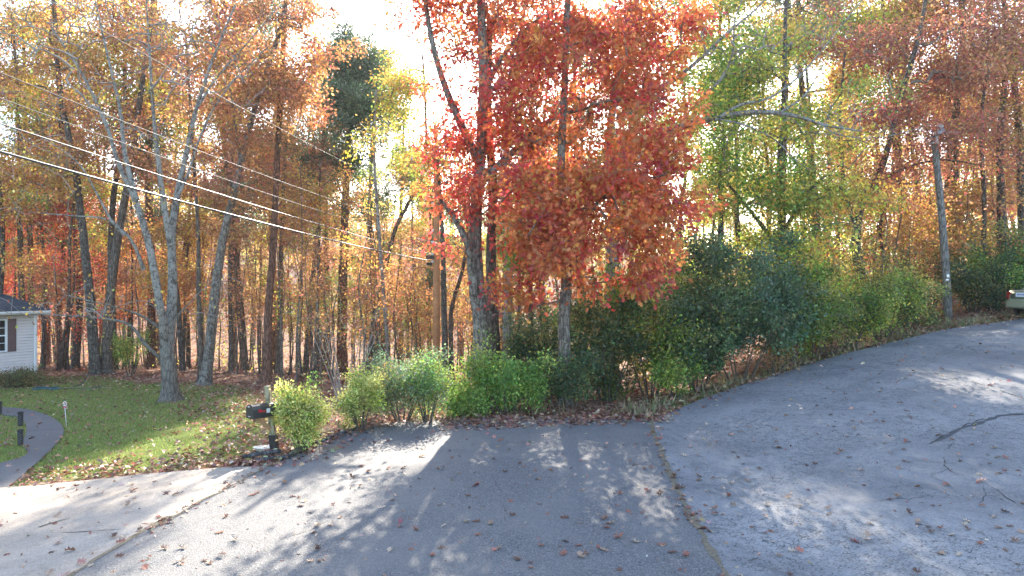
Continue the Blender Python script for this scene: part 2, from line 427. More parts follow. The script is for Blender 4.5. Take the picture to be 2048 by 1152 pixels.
def ground_mat():
    m = NT('ground_soil'); v = m.coord(); a = m.n('VertexColor', layer_name='Col'); sep = m.n('SeparateColor'); m.l(a.outputs[0], sep.inputs[0])
    vo = m.n('TexVoronoi'); vo.inputs['Scale'].default_value = 11; vo.inputs['Randomness'].default_value = 1; m.l(m.coord((1, 1, .3)), vo.inputs['Vector'])
    sc_ = m.n('SeparateColor'); m.l(vo.outputs['Color'], sc_.inputs[0])
    lit = m.ramp(sc_.outputs[0], [(0, (.07, .035, .02)), (.3, (.17, .075, .04)), (.55, (.26, .13, .08)), (.8, (.33, .20, .14)), (1, (.42, .30, .23))])
    lit = m.mix(.6, lit, m.ramp(m.noise(1.1, 6, .7, v), [(.3, g(.55)), (.7, g(1.15))]), 'MULTIPLY')
    gr = m.ramp(m.noise(.8, 7, .75, v, .4), [(.3, (.07, .12, .02)), (.5, (.12, .17, .03)), (.68, (.2, .19, .06)), (.8, (.22, .16, .08))])
    gr = m.mix(.5, gr, m.ramp(m.noise(35, 4, .7, v), [(.3, g(.5)), (.7, g(1.2))]), 'MULTIPLY')
    nf = m.math('SUBTRACT', m.noise(2.2, 6, .75, v), .5)
    fac = m.math('ADD', sep.outputs[0], m.math('MULTIPLY', nf, 1.2)); fac = m.ramp(fac, [(.42, g(0)), (.6, g(1))])
    c = m.mix(fac, lit, gr)
    f2 = m.ramp(m.math('ADD', sep.outputs[1], m.math('MULTIPLY', nf, 1.6)), [(.4, g(0)), (.65, g(.75))])
    c = m.mix(f2, c, m.mix(m.noise(6, 5, .7, v), (.10, .12, .035), (.24, .18, .10)))
    m.bsdf(c, .95, m.math('ADD', vo.outputs['Distance'], m.noise(30, 4, .7, v)), .8, .04, 0, .1); return m.m
M['ground'] = ground_mat()
gc = np.stack([lw, vw, np.zeros_like(lw)], 1)
ground = link_mesh('ground', np_mesh('ground', np.stack([fx, fy, zz], 1), q, colors=gc, smooth=True), M['ground']); tag(ground, kind='structure')

# ------------------------------------------------------------------ leaves
SHAPES = {
 'oak': [(0, 0), (.2, .05), (.16, .30), (.4, .09), (.48, .46), (.62, .11), (.82, .29), (1, 0), (.82, -.29), (.62, -.11), (.48, -.46), (.4, -.09), (.16, -.30), (.2, -.05)],
 'lobe': [(0, 0), (.3, .36), (.45, .13), (.8, .30), (1, 0), (.8, -.30), (.45, -.13), (.3, -.36)],
 'oval': [(0, 0), (.3, .26), (.7, .22), (1, 0), (.7, -.22), (.3, -.26)],
 'dia': [(0, 0), (.5, .32), (1, 0), (.5, -.32)],
 'needle': [(0, 0), (.5, .10), (1, 0), (.5, -.10)],
 'blade': [(0, -.09), (1, 0), (0, .09)],
}
def norm(a): return a/(np.linalg.norm(a, axis=-1, keepdims=True)+1e-9)
def leaf_mesh(name, P, U, N, size, shape, colors, curl=.15):
    sh = np.array(SHAPES[shape]); k = len(sh); n = len(P)
    U = norm(U); Vv = norm(np.cross(N, U)); W = np.cross(U, Vv)
    s = np.asarray(size).reshape(-1, 1, 1)
    w_ = (sh[:, 0]**2*.6 - np.abs(sh[:, 1])*.9)*curl
    V = P[:, None] + s*(U[:, None]*sh[None, :, 0:1] + Vv[:, None]*sh[None, :, 1:2] - W[:, None]*w_[None, :, None])
    Fc = (np.arange(n)[:, None]*k + np.arange(k)[None])
    return np_mesh(name, V.reshape(-1, 3), Fc, colors=np.repeat(colors, k, 0))

def pick_colors(n, palette, jit=.22):
    cols = np.array([p[:3] for p in palette]); wt = np.array([float(p[3]) if len(p) > 3 else 1. for p in palette]); wt /= wt.sum()
    c = cols[rng.choice(len(cols), n, p=wt)]
    return c
def jitter(c, jit=.22):
    n = len(c); b = np.exp(rng.normal(0, jit, (n, 1))); h = np.exp(rng.normal(0, jit*.45, (n, 3)))
    return np.clip(c*b*h, .004, .85)

# ------------------------------------------------------------------ tree builder
def make_tree(name, stems, targets, palette, label=None, cat='tree', group=None, bark='bark_brown', twig='twig',
              leaves=30, lsize=.12, shape='dia', lmat='leaf', spread=.2, up=.35, r_twig=.008, sides=12, cl_jit=.16,
              base=None, droop=.25, cpal=None, trunk_name='trunk', crown_name='crown', maxr=.6, leaf_along=.45, power=.5):
    """stems: list of arrays (n,4) x,y,z,radius in metres; targets (m,3) twig ends; each twig end joins the nearest wood"""
    if base is None: base = stems[0][0][:3]
    base = np.asarray(base, float)
    nodes = []; rad = []; TV = []; TF = []; off = 0
    for st in stems:
        st = np.array(st, float)
        p = smooth_path(st, .22 if sides > 9 else .5)
        big = p[:, 3].max() > .08
        sd_ = sides if big else max(5, sides//2)
        wob = 1 + .055*rng.normal(0, 1, (len(p), sd_)).cumsum(0)/np.sqrt(np.arange(1, len(p)+1))[:, None]*.8 + .03*rng.normal(0, 1, (len(p), sd_))
        if st is stems[0] or np.linalg.norm(st[0, :2]-stems[0][0][:2]) < .8 and abs(st[0, 2]-stems[0][0][2]) < .3:
            hgt = p[:, 2]-p[0, 2]; fl = 1+.55*np.exp(-hgt/.22)
            lob = 1+.18*np.exp(-hgt/.3)[:, None]*np.sin(np.arange(sd_)*2*np.pi/sd_*4+rng.uniform(0, 6))[None]
            wob = wob*fl[:, None]*lob
        V, q_ = tube_np(p[:, :3], p[:, 3], sd_, wob)
        TV.append(V); TF.append(q_+off); off += len(V)
        nodes.append(p[:, :3]); rad.append(p[:, 3])
    nodes = np.vstack(nodes); rad = np.concatenate(rad); n0 = len(nodes)
    root = empty(name, tuple(base), 0, label, cat, group)
    tr = link_mesh(trunk_name, np_mesh(trunk_name, np.vstack(TV)-base, lists=[np.vstack(TF)], smooth=True), M[bark], root)
    m = len(targets)
    if m == 0: return root
    d0 = ((targets[:, None]-nodes[None, ::2])**2).sum(-1).min(1); targets = targets[np.argsort(d0)]
    cap = n0 + m*14; N_ = np.zeros((cap, 3)); N_[:n0] = nodes; par = np.full(cap, -1); cnt = np.zeros(cap); lim = np.full(cap, 9.); lim[:n0] = rad*.75
    k = n0; chains = []
    topz = nodes[:, 2]
    for t in targets:
        dv = t-N_[:k]; d = np.sqrt((dv**2).sum(1))+1e-6
        cost = d*(1+up*np.clip(.35-dv[:, 2]/d, 0, 2))
        j_ = int(np.argmin(cost)); p0 = N_[j_].copy(); dd = d[j_]
        ns = int(np.clip(dd/.45, 2, 12)); tt = np.arange(1, ns+1)[:, None]/ns
        hv = t-p0; ctrl = p0 + hv*.45 + np.array([0, 0, .14*dd*np.sign(up)]) + rng.normal(0, .06*dd, 3)
        pts = (1-tt)**2*p0 + 2*tt*(1-tt)*ctrl + tt**2*t
        pts[:-1] += rng.normal(0, .025*min(dd, 2), (ns-1, 3))
        N_[k:k+ns] = pts; par[k] = j_; par[k+1:k+ns] = np.arange(k, k+ns-1)
        lim[k:k+ns] = lim[j_]
        chains.append((j_, k, k+ns)); k += ns
        if k > cap-14: break
    tips = np.zeros(k); 
    for _, a, b in chains: tips[b-1] += 1
    for q_ in range(k-1, n0-1, -1): tips[par[q_]] += tips[q_]
    rr = np.minimum(r_twig*np.maximum(tips, 1)**power, lim[:k])
    BV = []; BF = {3: [], 4: [], 6: []}; off = 0
    LP = []; LD = []
    for (j_, a, b) in chains:
        pts = np.vstack([N_[j_][None], N_[a:b]]); r = np.concatenate([[rr[a]], rr[a:b]]); r = np.minimum.accumulate(r); r[-1] *= .5
        sd_ = 3 if r[0] < .02 else (4 if r[0] < .05 else 6)
        V, q_ = tube_np(pts, r, sd_); BV.append(V); BF[sd_].append(q_+off); off += len(V)
        nl = rng.poisson(leaves)
        if nl:
            s = (1-leaf_along*rng.random(nl)**.8)*(len(pts)-1); i0 = np.minimum(s.astype(int), len(pts)-2); fr = (s-i0)[:, None]
            LP.append(pts[i0]*(1-fr)+pts[i0+1]*fr); LD.append(np.repeat(norm(pts[-1]-pts[-2])[None], nl, 0))
    bl = [np.vstack(x) for x in BF.values() if x]
    link_mesh('branches', np_mesh('branches', np.vstack(BV)-base, lists=bl, smooth=True), M[twig], root)['kind'] = 'stuff'
    if LP:
        cc = [len(x) for x in LP]; ncl = len(cc)
        P = np.vstack(LP); Dr = np.vstack(LD); n = len(P)
        if cpal is not None:
            ccol = cpal(np.array([x.mean(0) for x in LP]))
        else: ccol = pick_colors(ncl, palette)
        ccol = jitter(ccol, cl_jit); C = jitter(np.repeat(ccol, cc, 0), .2)
        offv = rng.normal(0, spread, (n, 3)); P = P + offv
        U = norm(Dr*.5 + norm(offv)*.8 + rng.normal(0, .5, (n, 3)) + np.array([0, 0, -droop])); N = norm(rng.normal(0, .8, (n, 3)) + np.array([0, -.15, .55]))
        sz = lsize*rng.uniform(.65, 1.25, n)
        cr = link_mesh(crown_name, leaf_mesh(crown_name, P-base, U, N, sz, shape, C), M[lmat], root)
        cr['kind'] = 'stuff'
    return root

def blob_targets(blobs, n, clump=7, flat=.45):
    if clump <= 1: return blob_points(blobs, n)
    c0 = blob_points(blobs, max(6, n//clump)); k_ = rng.integers(0, len(c0), n)
    sg = .32*np.median([np.mean(b_[1]) for b_ in blobs])**.7
    return c0[k_]+rng.normal(0, 1, (n, 3))*np.array([sg, sg, sg*flat])
def blob_points(blobs, n):
    """blobs: (centre3, radii3, weight)"""
    wt = np.array([b[2] for b in blobs], float); wt /= wt.sum(); out = []
    for (c, r, _), kk in zip(blobs, rng.multinomial(n, wt)):
        v = norm(rng.normal(0, 1, (kk, 3))); rad = rng.random((kk, 1))**.42
        out.append(np.array(c)+v*rad*np.array(r))
    return np.vstack(out)
def pb(px, py, D, rpx, rpy, rd, wt=1):
    """ellipsoid whose centre shows at a photo pixel and stands D metres away"""
    return (P3(px, py, D), (rpx/F*D, rd, rpy/F*D), wt*rpx*rpy/1000)
def stem(pts, D, r0, r1, ddep=0.0, ground=True):
    """pts photo positions of a stem D metres away (optional third value: own depth); radius tapers r0 -> r1"""
    o = []; n = len(pts)
    for i_, p in enumerate(pts):
        d = p[2] if len(p) > 2 else D+ddep*i_/(n-1); v = P3(p[0], p[1], d); o.append([*v, r0+(r1-r0)*(i_/(n-1))**.8])
    if ground:
        x, y, z, r = o[0]; o[0][2] = float(zg(x, y))-.08
    return np.array(o)

# palettes (linear base colours)
CRIMSON = [(.60, .075, .06, 3), (.62, .15, .06, 2.6), (.44, .06, .07, 1.4), (.52, .16, .05, .6)]
SCARLET = [(.60, .17, .06, 3), (.62, .27, .075, 3), (.48, .09, .07, 1.4), (.5, .22, .07, 1)]
ORANGE = [(.52, .27, .10, 3), (.46, .20, .085, 2), (.60, .36, .10, 1.6), (.40, .18, .09, 1.4)]
RUST = [(.44, .19, .10, 3), (.34, .14, .09, 2), (.50, .28, .12, 1.8), (.44, .13, .10, 1)]
GOLD = [(.64, .45, .08, 3), (.58, .34, .08, 2), (.50, .44, .10, 1.5)]
YGREEN = [(.38, .42, .08, 3), (.52, .46, .08, 2), (.25, .34, .07, 1.5)]
GREEN = [(.17, .30, .05, 3), (.28, .38, .06, 2), (.40, .40, .07, 1.6), (.10, .18, .04, 1.6)]
PINE = [(.11, .18, .08, 3), (.07, .125, .065, 2), (.18, .23, .10, 1)]
DARKG = [(.075, .135, .06, 3), (.11, .18, .065, 2), (.05, .09, .045, 2), (.22, .25, .07, 1.3), (.20, .15, .06, .5)]
OLIVE = [(.15, .18, .06, 3), (.24, .24, .07, 2), (.09, .12, .05, 2), (.38, .26, .09, .9)]
BRIGHT = [(.22, .37, .09, 3), (.34, .46, .11, 2), (.15, .29, .06, 2), (.42, .48, .09, 1)]
VARIEG = [(.56, .56, .14, 3), (.66, .62, .22, 2), (.30, .40, .07, 2), (.15, .24, .05, 1)]
# ------------------------------------------------------------------ main trees
def T(*a, **k): return make_tree(*a, **k)
# grey forked maple on the lawn, almost bare
D = 24.0
st = [stem([(342, 806), (340, 760), (336, 720), (333, 690)], D, .27, .23),
      stem([(333, 700), (341, 640), (345, 560), (343, 480), (352, 400), (372, 310), (392, 220), (425, 120), (470, 10)], D, .21, .03, 1.0, False),
      stem([(343, 490), (330, 420), (318, 330), (308, 240), (300, 120), (292, -10)], D, .13, .02, -1.0, False),
      stem([(333, 705), (326, 650), (316, 590), (298, 490), (270, 400), (238, 330), (212, 250), (165, 150), (100, 50)], D, .17, .025, -1.5, False),
      stem([(272, 400), (250, 310), (240, 220), (215, 110), (190, 0)], D-.8, .1, .02, 0, False),
      stem([(328, 722), (292, 690), (262, 652), (228, 640), (150, 632), (60, 628)], D, .075, .014, -1.5, False),
      stem([(318, 655), (285, 632), (250, 620), (215, 610), (130, 590)], D, .05, .012, -2.0, False),
      stem([(288, 540), (262, 480), (215, 440), (150, 432), (60, 425)], D, .07, .012, -1.5, False),
      stem([(250, 470), (222, 440), (190, 380), (150, 320), (60, 260)], D-.8, .06, .012, -.5, False),
      stem([(346, 640), (375, 610), (410, 575), (440, 560)], D, .03, .008, 1, False),
      stem([(352, 400), (375, 350), (410, 250), (460, 170), (540, 90)], D, .06, .012, 1.5, False),
      stem([(392, 220), (430, 160), (500, 80), (560, 10)], D+.5, .05, .012, 1, False)]
tg = blob_targets([pb(120, 90, 23, 200, 150, 3.5), pb(330, 80, 24, 190, 150, 4), pb(470, 90, 24.5, 130, 130, 3), pb(120, 280, 23, 160, 150, 3), pb(60, 440, 22.5, 110, 60, 2), pb(150, 610, 22.5, 130, 40, 2), pb(430, 590, 24.5, 60, 50, 1), pb(330, 300, 24, 120, 120, 2)], 800, clump=3)
T('maple_tree', st, tg, ORANGE+GOLD, 'forked pale grey maple with mostly bare limbs standing on the lawn', 'tree', bark='bark_pale', twig='twig_pale', leaves=4, lsize=.11, shape='dia', spread=.2, r_twig=.009, sides=16, up=.6)

# crimson oak behind the end of the road
D = 20.5
st = [stem([(967, 800), (964, 740), (960, 640), (954, 560), (950, 470), (955, 380), (962, 300), (966, 150), (960, -40), (950, -200)], D, .30, .1),
      stem([(952, 600), (944, 540), (936, 490), (905, 430), (880, 400)], D-.1, .17, .05, -1, False),
      stem([(960, 330), (900, 200), (868, 100), (850, 0), (838, -120)], D, .13, .04, -.5, False),
      stem([(966, 360), (1030, 300), (1100, 240), (1180, 215), (1260, 200)], D, .12, .02, -1, False),
      stem([(964, 200), (1000, 120), (1060, 50), (1110, 20)], D, .10, .03, -.5, False)]
tg = blob_targets([pb(960, 60, 20.2, 120, 130, 2.4), pb(900, 330, 20, 75, 130, 2), pb(960, 250, 19.6, 120, 130, 2), pb(930, 430, 20, 80, 70, 1.6), pb(1090, 120, 20, 110, 120, 2.2), pb(880, 20, 20.5, 50, 70, 1.4, .6), pb(1230, 90, 20, 110, 110, 2), pb(960, -130, 20.5, 190, 130, 3), pb(1050, 330, 20, 90, 110, 1.8, 1), pb(1060, 220, 20, 90, 90, 1.6, 1)], 640, clump=6, flat=.3)
def cp_crimson(c):
    n = len(c); px = c[:, 0]/c[:, 1]*F+CX; a = pick_colors(n, CRIMSON); b = pick_colors(n, SCARLET); k = rng.random(n) < np.clip((px-860)/300, .22, .72)
    return np.where(k[:, None], b, a)
T('oak_tree', st, tg, CRIMSON, 'tall crimson leaved oak with double trunk at the end of the dark asphalt', 'tree', bark='bark_grey', leaves=36, lsize=.145, shape='oak', spread=.2, cpal=cp_crimson, sides=18, r_twig=.007, up=.3)
# scarlet orange oak, low hanging
D = 19.5
st = [stem([(1130, 790), (1130, 740), (1128, 640), (1133, 550), (1128, 450), (1122, 330), (1128, 200), (1135, 0), (1140, -150)], D, .22, .07),
      stem([(1128, 500), (1180, 420), (1250, 370), (1330, 350)], D, .08, .02, -1.5, False),
      stem([(1128, 520), (1080, 470), (1040, 440)], D, .06, .02, -1, False),
      stem([(1130, 600), (1080, 610), (1020, 625), (985, 630)], D, .035, .012, -1, False)]
tg = blob_targets([pb(1130, 430, 18.3, 130, 90, 1.4), pb(1260, 400, 18.5, 140, 90, 1.6), pb(1180, 520, 18.3, 130, 70, 1.3), pb(1060, 530, 18.8, 70, 50, 1.1), pb(1330, 270, 19, 80, 80, 1.5), pb(1200, 290, 19.3, 130, 90, 1.8), pb(1380, 400, 18.8, 45, 35, 1, .8), pb(1045, 610, 18.8, 65, 28, .8, 1.3), pb(1130, 610, 18.8, 40, 30, .6, 1), pb(1340, 215, 19.3, 70, 50, 1.2), pb(1240, 110, 20, 130, 110, 1.8, 1.2), pb(1170, -10, 20, 130, 90, 1.8, 1), pb(1310, 60, 20, 80, 90, 1.5, 1), pb(1300, 500, 18.4, 50, 50, 1), pb(1200, 400, 18.6, 200, 90, 2, 1), pb(1280, 330, 19.2, 120, 90, 1.8, 1), pb(1375, 330, 18.8, 50, 60, 1.2, 1.6), pb(1395, 410, 18.6, 45, 35, 1, 2), pb(1210, 555, 18.2, 90, 35, .9, 1.4), pb(1050, 590, 18.6, 70, 35, .8, 1.6), pb(1300, 540, 18.3, 50, 40, .8, 1.4)], 640, clump=5, flat=.3)
T('oak_tree', st, tg, SCARLET+SCARLET+SCARLET+CRIMSON, 'scarlet and orange oak with low hanging boughs over the green bushes', 'tree', bark='bark_grey', leaves=36, lsize=.15, shape='oak', spread=.19, sides=16, r_twig=.006, up=.15)
# dark trunk beside crimson oak
st = [stem([(990, 760), (988, 700), (984, 600), (982, 500), (985, 380), (975, 200), (980, 40)], 22, .24, .1)]
tg = blob_targets([pb(1000, 60, 22.5, 150, 140, 3), pb(1060, 330, 22.5, 90, 90, 2, .6)], 200)
T('oak_tree', st, tg, SCARLET+RUST, 'dark furrowed oak trunk close to the right of the double crimson oak', 'tree', bark='bark_dark', leaves=36, lsize=.14, shape='dia', sides=14)
# grey lichen trunk
st = [stem([(1012, 740), (1016, 600), (1018, 470), (1012, 340), (1018, 230), (1040, 100), (1050, 0)], 27, .2, .07)]
tg = blob_targets([pb(1060, 60, 27, 140, 120, 3), pb(1120, 300, 28, 120, 120, 2.5)], 160)
T('oak_tree', st, tg, ORANGE+RUST, 'slim pale lichened tree seen between the crimson and scarlet oaks', 'tree', bark='bark_pale', leaves=34, lsize=.13, shape='dia')
# big grey tree with bare limb reaching right
D = 24
st = [stem([(1222, 760), (1222, 640), (1224, 500), (1225, 400), (1215, 330), (1222, 240), (1245, 130), (1270, 20), (1280, -120)], D, .26, .07),
      stem([(1222, 370), (1250, 310), (1290, 278), (1345, 258), (1400, 242), (1450, 232), (1520, 224), (1590, 232), (1650, 250), (1720, 262)], D, .19, .025, -2.5, False),
      stem([(1235, 240), (1290, 190), (1340, 165), (1400, 118), (1450, 70), (1520, 10), (1560, -50)], D, .11, .015, -1.5, False),
      stem([(1410, 190), (1440, 160), (1465, 110), (1470, 40), (1500, -40)], D-1.5, .07, .012, -.5, False),
      stem([(1440, 234), (1480, 210), (1540, 195), (1600, 150), (1660, 80), (1740, -20)], D-2, .06, .01, 0, False),
      stem([(1560, 226), (1610, 190), (1640, 140), (1660, 110)], D-2.3, .04, .008, 0, False),
      stem([(1430, 238), (1490, 250), (1550, 280), (1590, 320), (1620, 340)], D-2, .04, .008, -.5, False),
      stem([(1640, 247), (1680, 270), (1760, 275), (1860, 250)], D-2.5, .025, .006, -.5, False),
      stem([(1235, 420), (1280, 400), (1330, 440), (1360, 500)], D-.5, .05, .015, -1, False)]
tg = blob_targets([pb(1500, 80, 22.3, 150, 110, 2.5), pb(1640, 120, 22, 130, 110, 2), pb(1560, 230, 22, 170, 60, 1.8), pb(1730, 230, 21.5, 130, 60, 1.5), pb(1600, 320, 22, 100, 50, 1.5, 1), pb(1340, 80, 23.5, 80, 90, 2)], 420)
T('oak_tree', st, tg, GOLD, 'big grey tree with long bare limb arching right over the green tree', 'tree', bark='bark_pale', twig='twig_pale', leaves=1.2, lsize=.1, shape='lobe', r_twig=.0065, sides=16, up=.5)
# yellow green tree on the right
D = 25
st = [stem([(1560, 640), (1556, 560), (1562, 450), (1560, 330), (1568, 200), (1570, 60), (1575, -60)], D, .2, .05),
      stem([(1560, 500), (1500, 420), (1440, 350)], D, .09, .03, -1.5, False), stem([(1562, 470), (1620, 380), (1680, 330)], D, .08, .03, -1, False)]
tg = blob_targets([pb(1470, 340, 23.5, 100, 160, 2.5), pb(1570, 400, 23.5, 140, 130, 2.5), pb(1660, 400, 24, 80, 120, 2), pb(1530, 180, 25, 150, 140, 3, .9), pb(1420, 200, 26, 100, 130, 3, .6), pb(1600, 520, 23.5, 120, 60, 1.5), pb(1420, 490, 23.5, 60, 60, 1.5, .7), pb(1560, 60, 26, 170, 110, 3, .8), pb(1680, 250, 25, 90, 110, 2, .7)], 720, clump=12, flat=.3)
def cp_green(c):
    n = len(c); px = c[:, 0]/c[:, 1]*F+CX; a = pick_colors(n, GREEN); b = pick_colors(n, YGREEN+GOLD); k = rng.random(n) < np.clip((px-1420)/350, .1, .75)
    return np.where(k[:, None], b, a)
T('tulip_tree', st, tg, GREEN, 'broad green and yellow leaved tree above the dark hedge right of the scarlet oak', 'tree', bark='bark_dark', leaves=40, lsize=.12, shape='dia', cpal=cp_green, spread=.24, up=.3)
st = [stem([(1415, 700), (1418, 600), (1440, 480), (1440, 350), (1450, 220), (1440, 60), (1450, -60)], 30, .17, .05)]
tg = blob_targets([pb(1440, 60, 30, 110, 110, 3), pb(1380, 200, 30, 70, 160, 2), pb(1370, 110, 30, 70, 110, 2), pb(1500, 60, 31, 110, 120, 3), pb(1330, 40, 31, 110, 120, 3), pb(1340, 350, 30, 80, 100, 2, .7)], 340, clump=8)
T('hickory_tree', st, tg, GOLD+YGREEN, 'golden yellow tree showing between the scarlet oak and the green tree', 'tree', bark='bark_dark', leaves=44, lsize=.15, shape='dia')
# rust tree leaning right
D = 30
st = [stem([(1722, 640), (1722, 560), (1712, 480), (1725, 400), (1765, 330), (1800, 200), (1840, 60), (1860, -60)], D, .27, .06),
      stem([(1715, 470), (1690, 380), (1680, 250), (1690, 100)], D, .12, .04, 0, False), stem([(1735, 385), (1800, 340), (1880, 320), (1960, 330)], D, .08, .02, -1.5, False)]
tg = blob_targets([pb(1830, 140, 30, 150, 130, 3.5), pb(1780, 300, 29.5, 120, 60, 2), pb(1900, 300, 29, 110, 50, 2), pb(1740, 60, 30, 100, 90, 3, .7), pb(1960, 60, 31, 110, 110, 3), pb(1720, 400, 29.5, 70, 50, 1.5, .7), pb(1850, 400, 31, 110, 70, 2, .5), pb(1720, 180, 30, 110, 110, 2.5, .8), pb(1940, 180, 31, 120, 110, 3, .8)], 560, clump=8)
T('oak_tree', st, tg, RUST+[(.40, .10, .08, 2)], 'russet oak leaning right behind the grey lamp pole', 'tree', bark='bark_dark', leaves=46, lsize=.135, shape='dia', spread=.3)
# the right-hand trunks
for (pts, D, r, lab, pal) in [
    ([(1967, 640), (1966, 540), (1968, 400), (1962, 250), (1975, 120), (1980, -40)], 31, .14, 'slim dark trunk just right of the lamp pole', GOLD+ORANGE),
    ([(2008, 640), (2005, 540), (2003, 400), (2000, 280), (2012, 120), (2005, -60)], 31.5, .25, 'thick dark trunk left of the parked car', RUST+ORANGE),
    ([(2052, 620), (2046, 480), (2040, 300), (2028, 160), (2008, 0), (2000, -100)], 32, .24, 'dark trunk at the right edge leaning left above the parked car', RUST+GOLD)]:
    t_ = P3(*pts[-2], D)
    tg = blob_targets([(t_, (3.5, 3, 3), 1), (t_-np.array([-.5, 0, 5]), (3, 2.5, 3), .8), (t_+np.array([0, 0, 4]), (3, 3, 3), .6), (t_+np.array([-1, 0, -9]), (3, 2.5, 3), .7)], 260, clump=5)
    T('oak_tree', [stem(pts, D, r, r*.3)], tg, pal, lab, 'tree', bark='bark_dark', leaves=36, lsize=.13, shape='dia', sides=12)

# left-hand oaks
st = [stem([(192, 760), (186, 680), (180, 600), (168, 480), (158, 400), (150, 330), (120, 180), (110, 40), (100, -80)], 34, .28, .08)]
tg = blob_targets([pb(110, 120, 34, 170, 140, 4), pb(60, 330, 33, 110, 80, 2.5), pb(230, 60, 34, 120, 90, 3)], 380)
T('oak_tree', st, tg, GOLD+ORANGE+ORANGE, 'thick dark oak leaning left, left one of the pair behind the lawn', 'tree', bark='bark_dark', leaves=42, lsize=.14, shape='dia', sides=14)
st = [stem([(214, 760), (215, 680), (220, 600), (232, 500), (246, 420), (262, 330), (280, 200), (300, 60), (310, -60)], 34.4, .28, .08)]
tg = blob_targets([pb(300, 130, 35, 150, 120, 4), pb(250, 300, 35, 100, 100, 3), pb(180, 220, 35, 110, 90, 3)], 300)
T('oak_tree', st, tg, ORANGE+RUST, 'thick grey brown oak leaning right, right one of the pair behind the lawn', 'tree', bark='bark_brown', leaves=42, lsize=.14, shape='dia', sides=14)
st = [stem([(410, 785), (414, 740), (424, 650), (436, 540), (452, 450), (470, 380), (490, 290), (520, 180), (560, 60), (580, -60)], 29, .25, .07),
      stem([(462, 410), (480, 340), (470, 240), (450, 120)], 29, .1, .03, 0, False)]
tg = blob_targets([pb(560, 90, 29.5, 120, 110, 3), pb(480, 210, 29, 120, 110, 3), pb(430, 60, 30, 110, 90, 3), pb(600, 190, 29.5, 60, 80, 2), pb(450, 400, 29.5, 80, 60, 2, .6)], 560)
T('oak_tree', st, tg, ORANGE+ORANGE+RUST, 'tall orange topped oak with grey trunk leaning right at the lawn edge', 'tree', bark='bark_grey', leaves=40, lsize=.14, shape='dia', sides=14)
st = [stem([(401, 770), (402, 700), (398, 600), (396, 460), (388, 330), (380, 200), (370, 60)], 30, .13, .04)]
tg = blob_targets([pb(370, 120, 31, 110, 130, 3), pb(390, 330, 31, 80, 90, 2)], 140)
T('oak_tree', st, tg, RUST+ORANGE, 'thin straight oak growing close beside the leaning grey trunk', 'tree', bark='bark_brown', leaves=24, lsize=.16, shape='lobe')
# reddish pine and others in the middle
def pine(lab, pts, D, r, blobs, n=170, pal=PINE, leaves=70, lsize=.2, bark='bark_pine'):
    T('pine_tree', [stem(pts, D, r, r*.35)], blob_targets(blobs, n), pal, lab, 'tree', bark=bark, twig='twig_dark', leaves=leaves, lsize=lsize, shape='needle', lmat='needle', spread=.26, up=-.1, r_twig=.009, crown_name='needles', droop=-.1, leaf_along=.35)
pine('straight reddish brown pine trunk in the leaf litter behind the mailbox', [(531, 780), (533, 740), (537, 620), (547, 480), (554, 330), (562, 180), (570, 20), (575, -80)], 30.5, .23, [pb(560, -40, 30.5, 110, 90, 2.5), pb(560, 180, 31, 90, 120, 2.5, .35)], 120)
pine('tall dark green pine standing alone against the white sky', [(686, 780), (684, 700), (686, 560), (690, 420), (696, 300), (703, 180), (708, 75)], 44, .38, [pb(707, 110, 44, 52, 60, 1.8, 1.6), pb(700, 190, 44, 70, 60, 2.4, 1.4), pb(690, 290, 44, 80, 60, 2.8, .8), pb(655, 330, 44, 60, 40, 2, .5), pb(700, 400, 44, 80, 50, 2.5, .3)], 640, leaves=62, lsize=.32)
pine('second green pine, shorter, behind right of the tall pine', [(752, 760), (748, 640), (740, 480), (742, 330), (752, 200), (756, 115)], 50, .24, [pb(757, 140, 50, 36, 45, 1.6), pb(755, 230, 50, 55, 60, 2.2), pb(735, 340, 50, 55, 60, 2.2, .4)], 170, leaves=70, lsize=.26)
pine('broad green pine filling the lower part of the sky gap', [(655, 760), (655, 600), (652, 420), (650, 250), (648, 150)], 52, .24, [pb(650, 200, 52, 50, 60, 2.4), pb(650, 320, 52, 70, 60, 2.6, .8), pb(660, 430, 52, 60, 50, 2.4, .5)], 240, leaves=60, lsize=.28)
pine('shorter green pine rising between the yellow tree and crimson oak', [(800, 760), (802, 640), (800, 480), (806, 330), (808, 235)], 56, .22, [pb(806, 290, 56, 45, 50, 2.2), pb(800, 390, 56, 60, 55, 2.4, .7), pb(830, 330, 56, 40, 50, 2, .5)], 200, leaves=60, lsize=.28)
pine('pine with green boughs behind the house roof', [(60, 760), (62, 640), (60, 480), (52, 330), (50, 180), (46, 40)], 42, .22, [pb(50, 300, 42, 90, 90, 3), pb(60, 430, 42, 100, 60, 3), pb(50, 150, 42, 90, 110, 3)], 220, leaves=60, lsize=.26)
pine('pine with drooping green boughs left of the leaning oak pair', [(120, 760), (118, 620), (128, 480), (124, 330), (118, 200), (110, 60)], 45, .2, [pb(130, 400, 45, 60, 60, 2.5), pb(120, 480, 45, 80, 50, 2.5), pb(120, 260, 45, 80, 90, 3)], 200, leaves=60, lsize=.26)
pine('pine crown rising behind the forked maple', [(300, 760), (300, 600), (302, 420), (300, 250), (290, 100)], 48, .22, [pb(300, 420, 48, 60, 90, 2.5), pb(300, 200, 48, 70, 110, 2.5)], 160, leaves=55, lsize=.26)
pine('dark pine behind the golden tree at the upper right', [(1560, 640), (1565, 480), (1568, 300), (1575, 100), (1580, -60)], 34, .2, [pb(1575, 20, 34, 110, 100, 3), pb(1490, 150, 34, 80, 80, 2.5), pb(1640, 30, 36, 90, 60, 2)], 170, leaves=60, lsize=.24)
